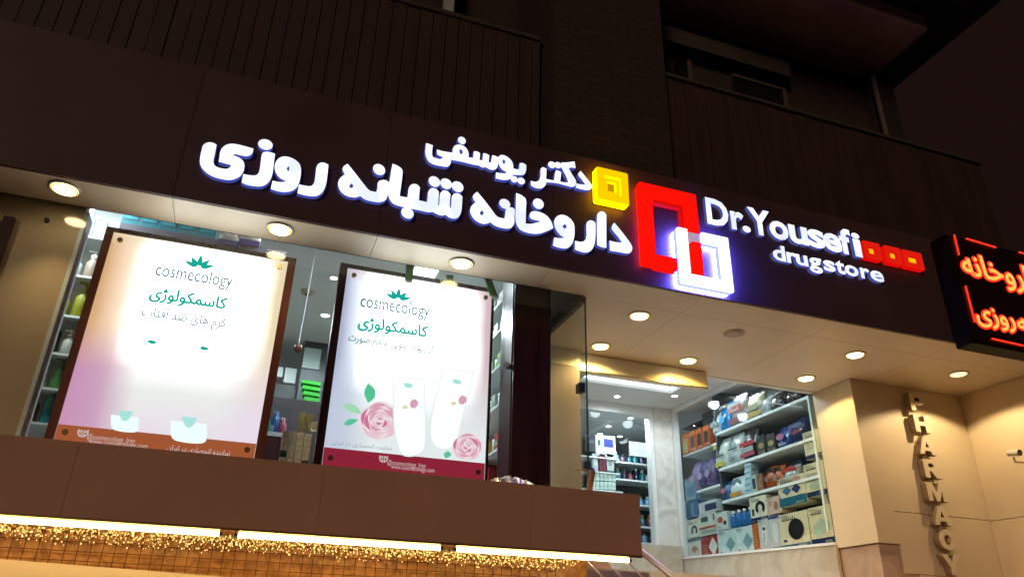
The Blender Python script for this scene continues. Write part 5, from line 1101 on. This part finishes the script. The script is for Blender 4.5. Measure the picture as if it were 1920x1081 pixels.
# side shelf between right poster and column
CO = thing('maroon_column', 'wide dark maroon column right of the posters', 'column', (2.1, 5.6, 2.3))
MB().box(1.945, 2.285, 5.60, 5.95, 2.3, 5.0).build('shaft', M['maroon'], CO, bevel=.006)
SH = thing('side_shelf', 'white shelf unit of toiletries between the right poster and the column', 'shelf', (1.93, 5.9, 2.6))
MB().box(2.30, 2.33, 5.96, 6.95, 2.64, 4.95).build('back_panel', M['white_shelf'], SH)
MB().box(1.93, 2.29, 6.96, 6.99, 2.64, 4.95).build('end_panel', M['white_shelf'], SH)
MB().box(1.934, 1.944, 5.62, 5.64, 2.64, 4.95).build('front_trim', M['maroon'], SH)
MB().tube([(1.92, 5.64, atY(960, 685, 5.6).z), (1.88, 5.60, atY(960, 685, 5.6).z)], .028, 16).build('knob', M['steel'], SH)
sz = [atX(957, y, 1.95).z for y in (543, 596, 663, 738, 823)]
for z in sz: MB().box(1.945, 2.29, 5.96, 6.95, z - .02, z).build('shelf', M['white_shelf'], SH)
pc = [[(.66, .7, .68)] * 5, [(.66, .7, .68), (.6, .66, .62), (.66, .7, .68), (.55, .6, .6)], [(.22, .42, .06), (.25, .45, .06), (.60, .66, .62), (.10, .40, .45), (.62, .66, .6)], [(.55, .6, .58), (.6, .66, .64), (.66, .7, .68), (.5, .55, .52)], [(.55, .12, .10), (.62, .62, .58), (.60, .42, .06), (.62, .66, .6)]]
for si, z in enumerate(sz):
    y = 6.02
    for q in range(7):
        c_ = pc[si][q % len(pc[si])]; w_ = .11; h_ = .13 + .06 * ((q * 7 + si * 3) % 5) / 5
        t = thing('toiletry_bottle' if (q + si) % 2 else 'toiletry_carton', '%s toiletry pack, %s from the front on the %s side shelf by the column' % ('green' if c_[0] < .3 and c_[1] > .38 else 'red' if c_[0] > .5 and c_[1] < .2 else 'amber' if c_[2] < .1 else 'white', posn[q], ord_[si]), 'toiletry', (2.03, y, z), 'toiletries on the side shelf')
        if (q + si) % 2:
            MB().lathe((2.02, y + w_ / 2, z + .001), [(.04, 0), (.044, .01), (.044, h_ * .7), (.02, h_ * .8)], 14).build('body', cm(c_, .3), t, smooth=True); MB().lathe((2.02, y + w_ / 2, z + .001 + h_ * .8), [(.022, 0), (.022, h_ * .2), (.012, h_ * .22)], 12).build('cap', cm((.7, .7, .68) if c_[0] < .65 else (.4, .5, .45)), t)
        else:
            MB().box(1.97, 2.09, y + .004, y + w_ - .004, z + .001, z + h_).build('body', cm(c_), t, bevel=.003); MB().box(1.967, 1.9688, y + .02, y + w_ - .02, z + h_ * .3, z + h_ * .6).build('label', cm((.35, .45, .42)), t)
        y += w_ + .012
zl_ = 2.70; MB().box(1.945, 2.29, 5.96, 6.95, zl_ - .02, zl_).build('shelf', M['white_shelf'], SH)
for q in range(6):
    c_ = ((.06, .30, .32), (.55, .6, .6), (.50, .08, .07), (.55, .10, .08), (.50, .08, .07), (.6, .6, .58))[q]; y = 6.0 + q * .13; h_ = (.16, .18, .30, .36, .33, .2)[q]
    t = thing('toiletry_carton', ('dark teal', 'white', 'red', 'tall red', 'second red', 'last white')[q] + ' carton on the bottom side shelf by the column', 'box', (2.03, y, zl_), 'cartons on the bottom side shelf')
    MB().box(1.97, 2.10, y, y + .12, zl_ + .001, zl_ + h_).build('body', cm(c_), t, bevel=.003); MB().box(1.967, 1.9688, y + .01, y + .11, zl_ + h_ * .4, zl_ + h_ * .55).build('label', cm((.68, .66, .62)), t)

# shelf with bottles at the far left, between pillar and left poster
Yl = 6.15
LS = thing('left_shelf', 'white shelf unit of bottles between beige pillar and left poster', 'shelf', (-1.7, Yl, 2.3))
lz = [atY(px, py, Yl).z for px, py in ((160, 440), (150, 515), (130, 590), (105, 660), (85, 725), (66, 790))]
MB().box(-2.6, -1.30, Yl + .32, Yl + .35, 2.3, 4.98).build('back_panel', M['white'], LS)
for z in lz: MB().box(-2.6, -1.32, Yl, Yl + .31, z - .018, z).build('shelf', M['white_shelf'], LS)
MB().box(-1.335, -1.30, Yl - .25, Yl + .31, 2.3, 4.0).build('side_panel', M['maroon'], LS)
lp = [[(.66, .70, .68), (.60, .64, .60), (.66, .7, .7)], [(.62, .66, .64), (.66, .7, .7), (.40, .32, .26)], [(.55, .60, .50), (.30, .32, .03), (.34, .34, .04)], [(.6, .66, .64), (.08, .07, .05), (.5, .52, .46)], [(.5, .48, .34), (.62, .62, .5), (.12, .3, .12)], [(.03, .30, .40), (.40, .14, .08), (.04, .30, .30)]]
ln_ = ('white', 'pale', 'off white'), ('pale grey', 'white', 'tan'), ('pale green', 'olive', 'yellow green'), ('white', 'black', 'stone'), ('sand', 'cream', 'dark green'), ('turquoise', 'rust red', 'teal')
for si, z in enumerate(lz):
    for q in range(3):
        h_ = (.24, .30, .20)[(q + si) % 3]; x = (-1.70, -1.585, -1.47)[q]; c_ = lp[si][q]
        t = thing('shelf_bottle', '%s bottle on the %s shelf between the pillar and the left poster' % (ln_[si][q], ('top', 'second', 'third', 'fourth', 'fifth', 'lowest')[si]), 'bottle', (x, Yl + .1, z), 'bottles on the left shelf')
        MB().lathe((x, Yl + .09, z + .001), [(.044, 0), (.049, .01), (.049, h_ * .6), (.025, h_ * .74), (.022, h_ * .8)], 14).build('body', cm(c_, .3), t, smooth=True)
        cp = MB(); cp.lathe((x, Yl + .09, z + .001 + h_ * .8), [(.026, 0), (.026, h_ * .12), (.01, h_ * .14), (.009, h_ * .24)], 12); cp.box(x - .05, x + .012, Yl + .08, Yl + .10, z + h_ * 1.02, z + h_ * 1.08); cp.build('pump_cap', cm((.66, .68, .66) if (q + si) % 2 else c_), t)

# ------------------------------------------------------------------ cool lamps inside
inner_spot(1157, 742, 'white spotlight on the lowered ceiling border left of the tray corner', bz, .055, 22)
inner_spot(1265, 741, 'white spotlight on the lowered ceiling border right of the tray corner', bz, .055, 28)
inner_spot(1303, 748, 'small white spotlight next to the showcase top rail', bz, .04, 0)
inner_spot(1380, 712, 'white spotlight above the showcase near the door header end', bz, .05, 40)
for i, (px, py) in enumerate(((1191, 771), (1182, 783), (1141, 798), (1125, 812), (1162, 817), (1126, 757))):
    inner_spot(px, py, 'white spotlight in the shop ceiling behind the inner window, %s' % ('the largest under the frame', 'just below the largest', 'above the device carton', 'lowest at the left', 'lowest at the right', 'nearest the frame at the left')[i], CL, .075 if i < 1 else .055, (90, 0, 90, 0, 0, 0)[i])
def lamp_panel(x, y, z, sx, sy, watt, label, col=(.80, .93, 1.0)):
    t = thing('ceiling_panel_light', label, 'ceiling light', (x, y, z)); MB().box(x - sx / 2, x + sx / 2, y - sy / 2, y + sy / 2, z - .03, z - .002).build('frame', M['white'], t)
    MB().box(x - sx / 2 + .03, x + sx / 2 - .03, y - sy / 2 + .03, y + sy / 2 - .03, z - .034, z - .0305).build('diffuser', emis('panel_glow', col, 3), t)
    ld = bpy.data.lights.new('lamp', 'AREA'); ld.shape = 'RECTANGLE'; ld.size = sx; ld.size_y = sy; ld.energy = watt; ld.color = col
    lo = bpy.data.objects.new('lamp', ld); COL.objects.link(lo); lo.parent = t; lo.location = (0, 0, -.045)
CV = thing('cove_light', 'white light strip along the ceiling tray edge over the entry', 'strip light', (5.7, 8.2, 5.1))
MB().box(5.700, 5.716, 7.1, 9.27, 5.10, 5.125).build('strip', emis('cove_glow', (.86, .95, 1.0), 5), CV); MB().box(4.25, 5.69, 9.282, 9.298, 5.10, 5.125).build('strip', emis('cove_glow', (.86, .95, 1.0), 5), CV)
lamp_panel(4.9, 8.0, 5.218, .9, .9, 40, 'square ceiling light panel in the tray over the entry')
lamp_panel(-.6, 8.4, CL, .6, .6, 42, 'square ceiling light panel in the shop behind the left poster')
lamp_panel(1.4, 7.6, CL, .5, .5, 38, 'square ceiling light panel in the shop behind the right poster')
lamp_panel(-1.75, 5.80, CL, .7, .14, 45, 'added narrow light panel just inside the glass at the far left')  # lamp added to fill the dark slot beside the left poster
lamp_panel(1.35, 6.5, CL, .3, .6, 20, 'added narrow light panel brightening the side shelf by the column')  # added lamp, lifts the dark toiletry shelf
lamp_panel(.26, 5.80, CL, .22, .14, 30, 'added small light panel inside the glass over the gap between the posters')  # added out of view to lighten the stacked cartons
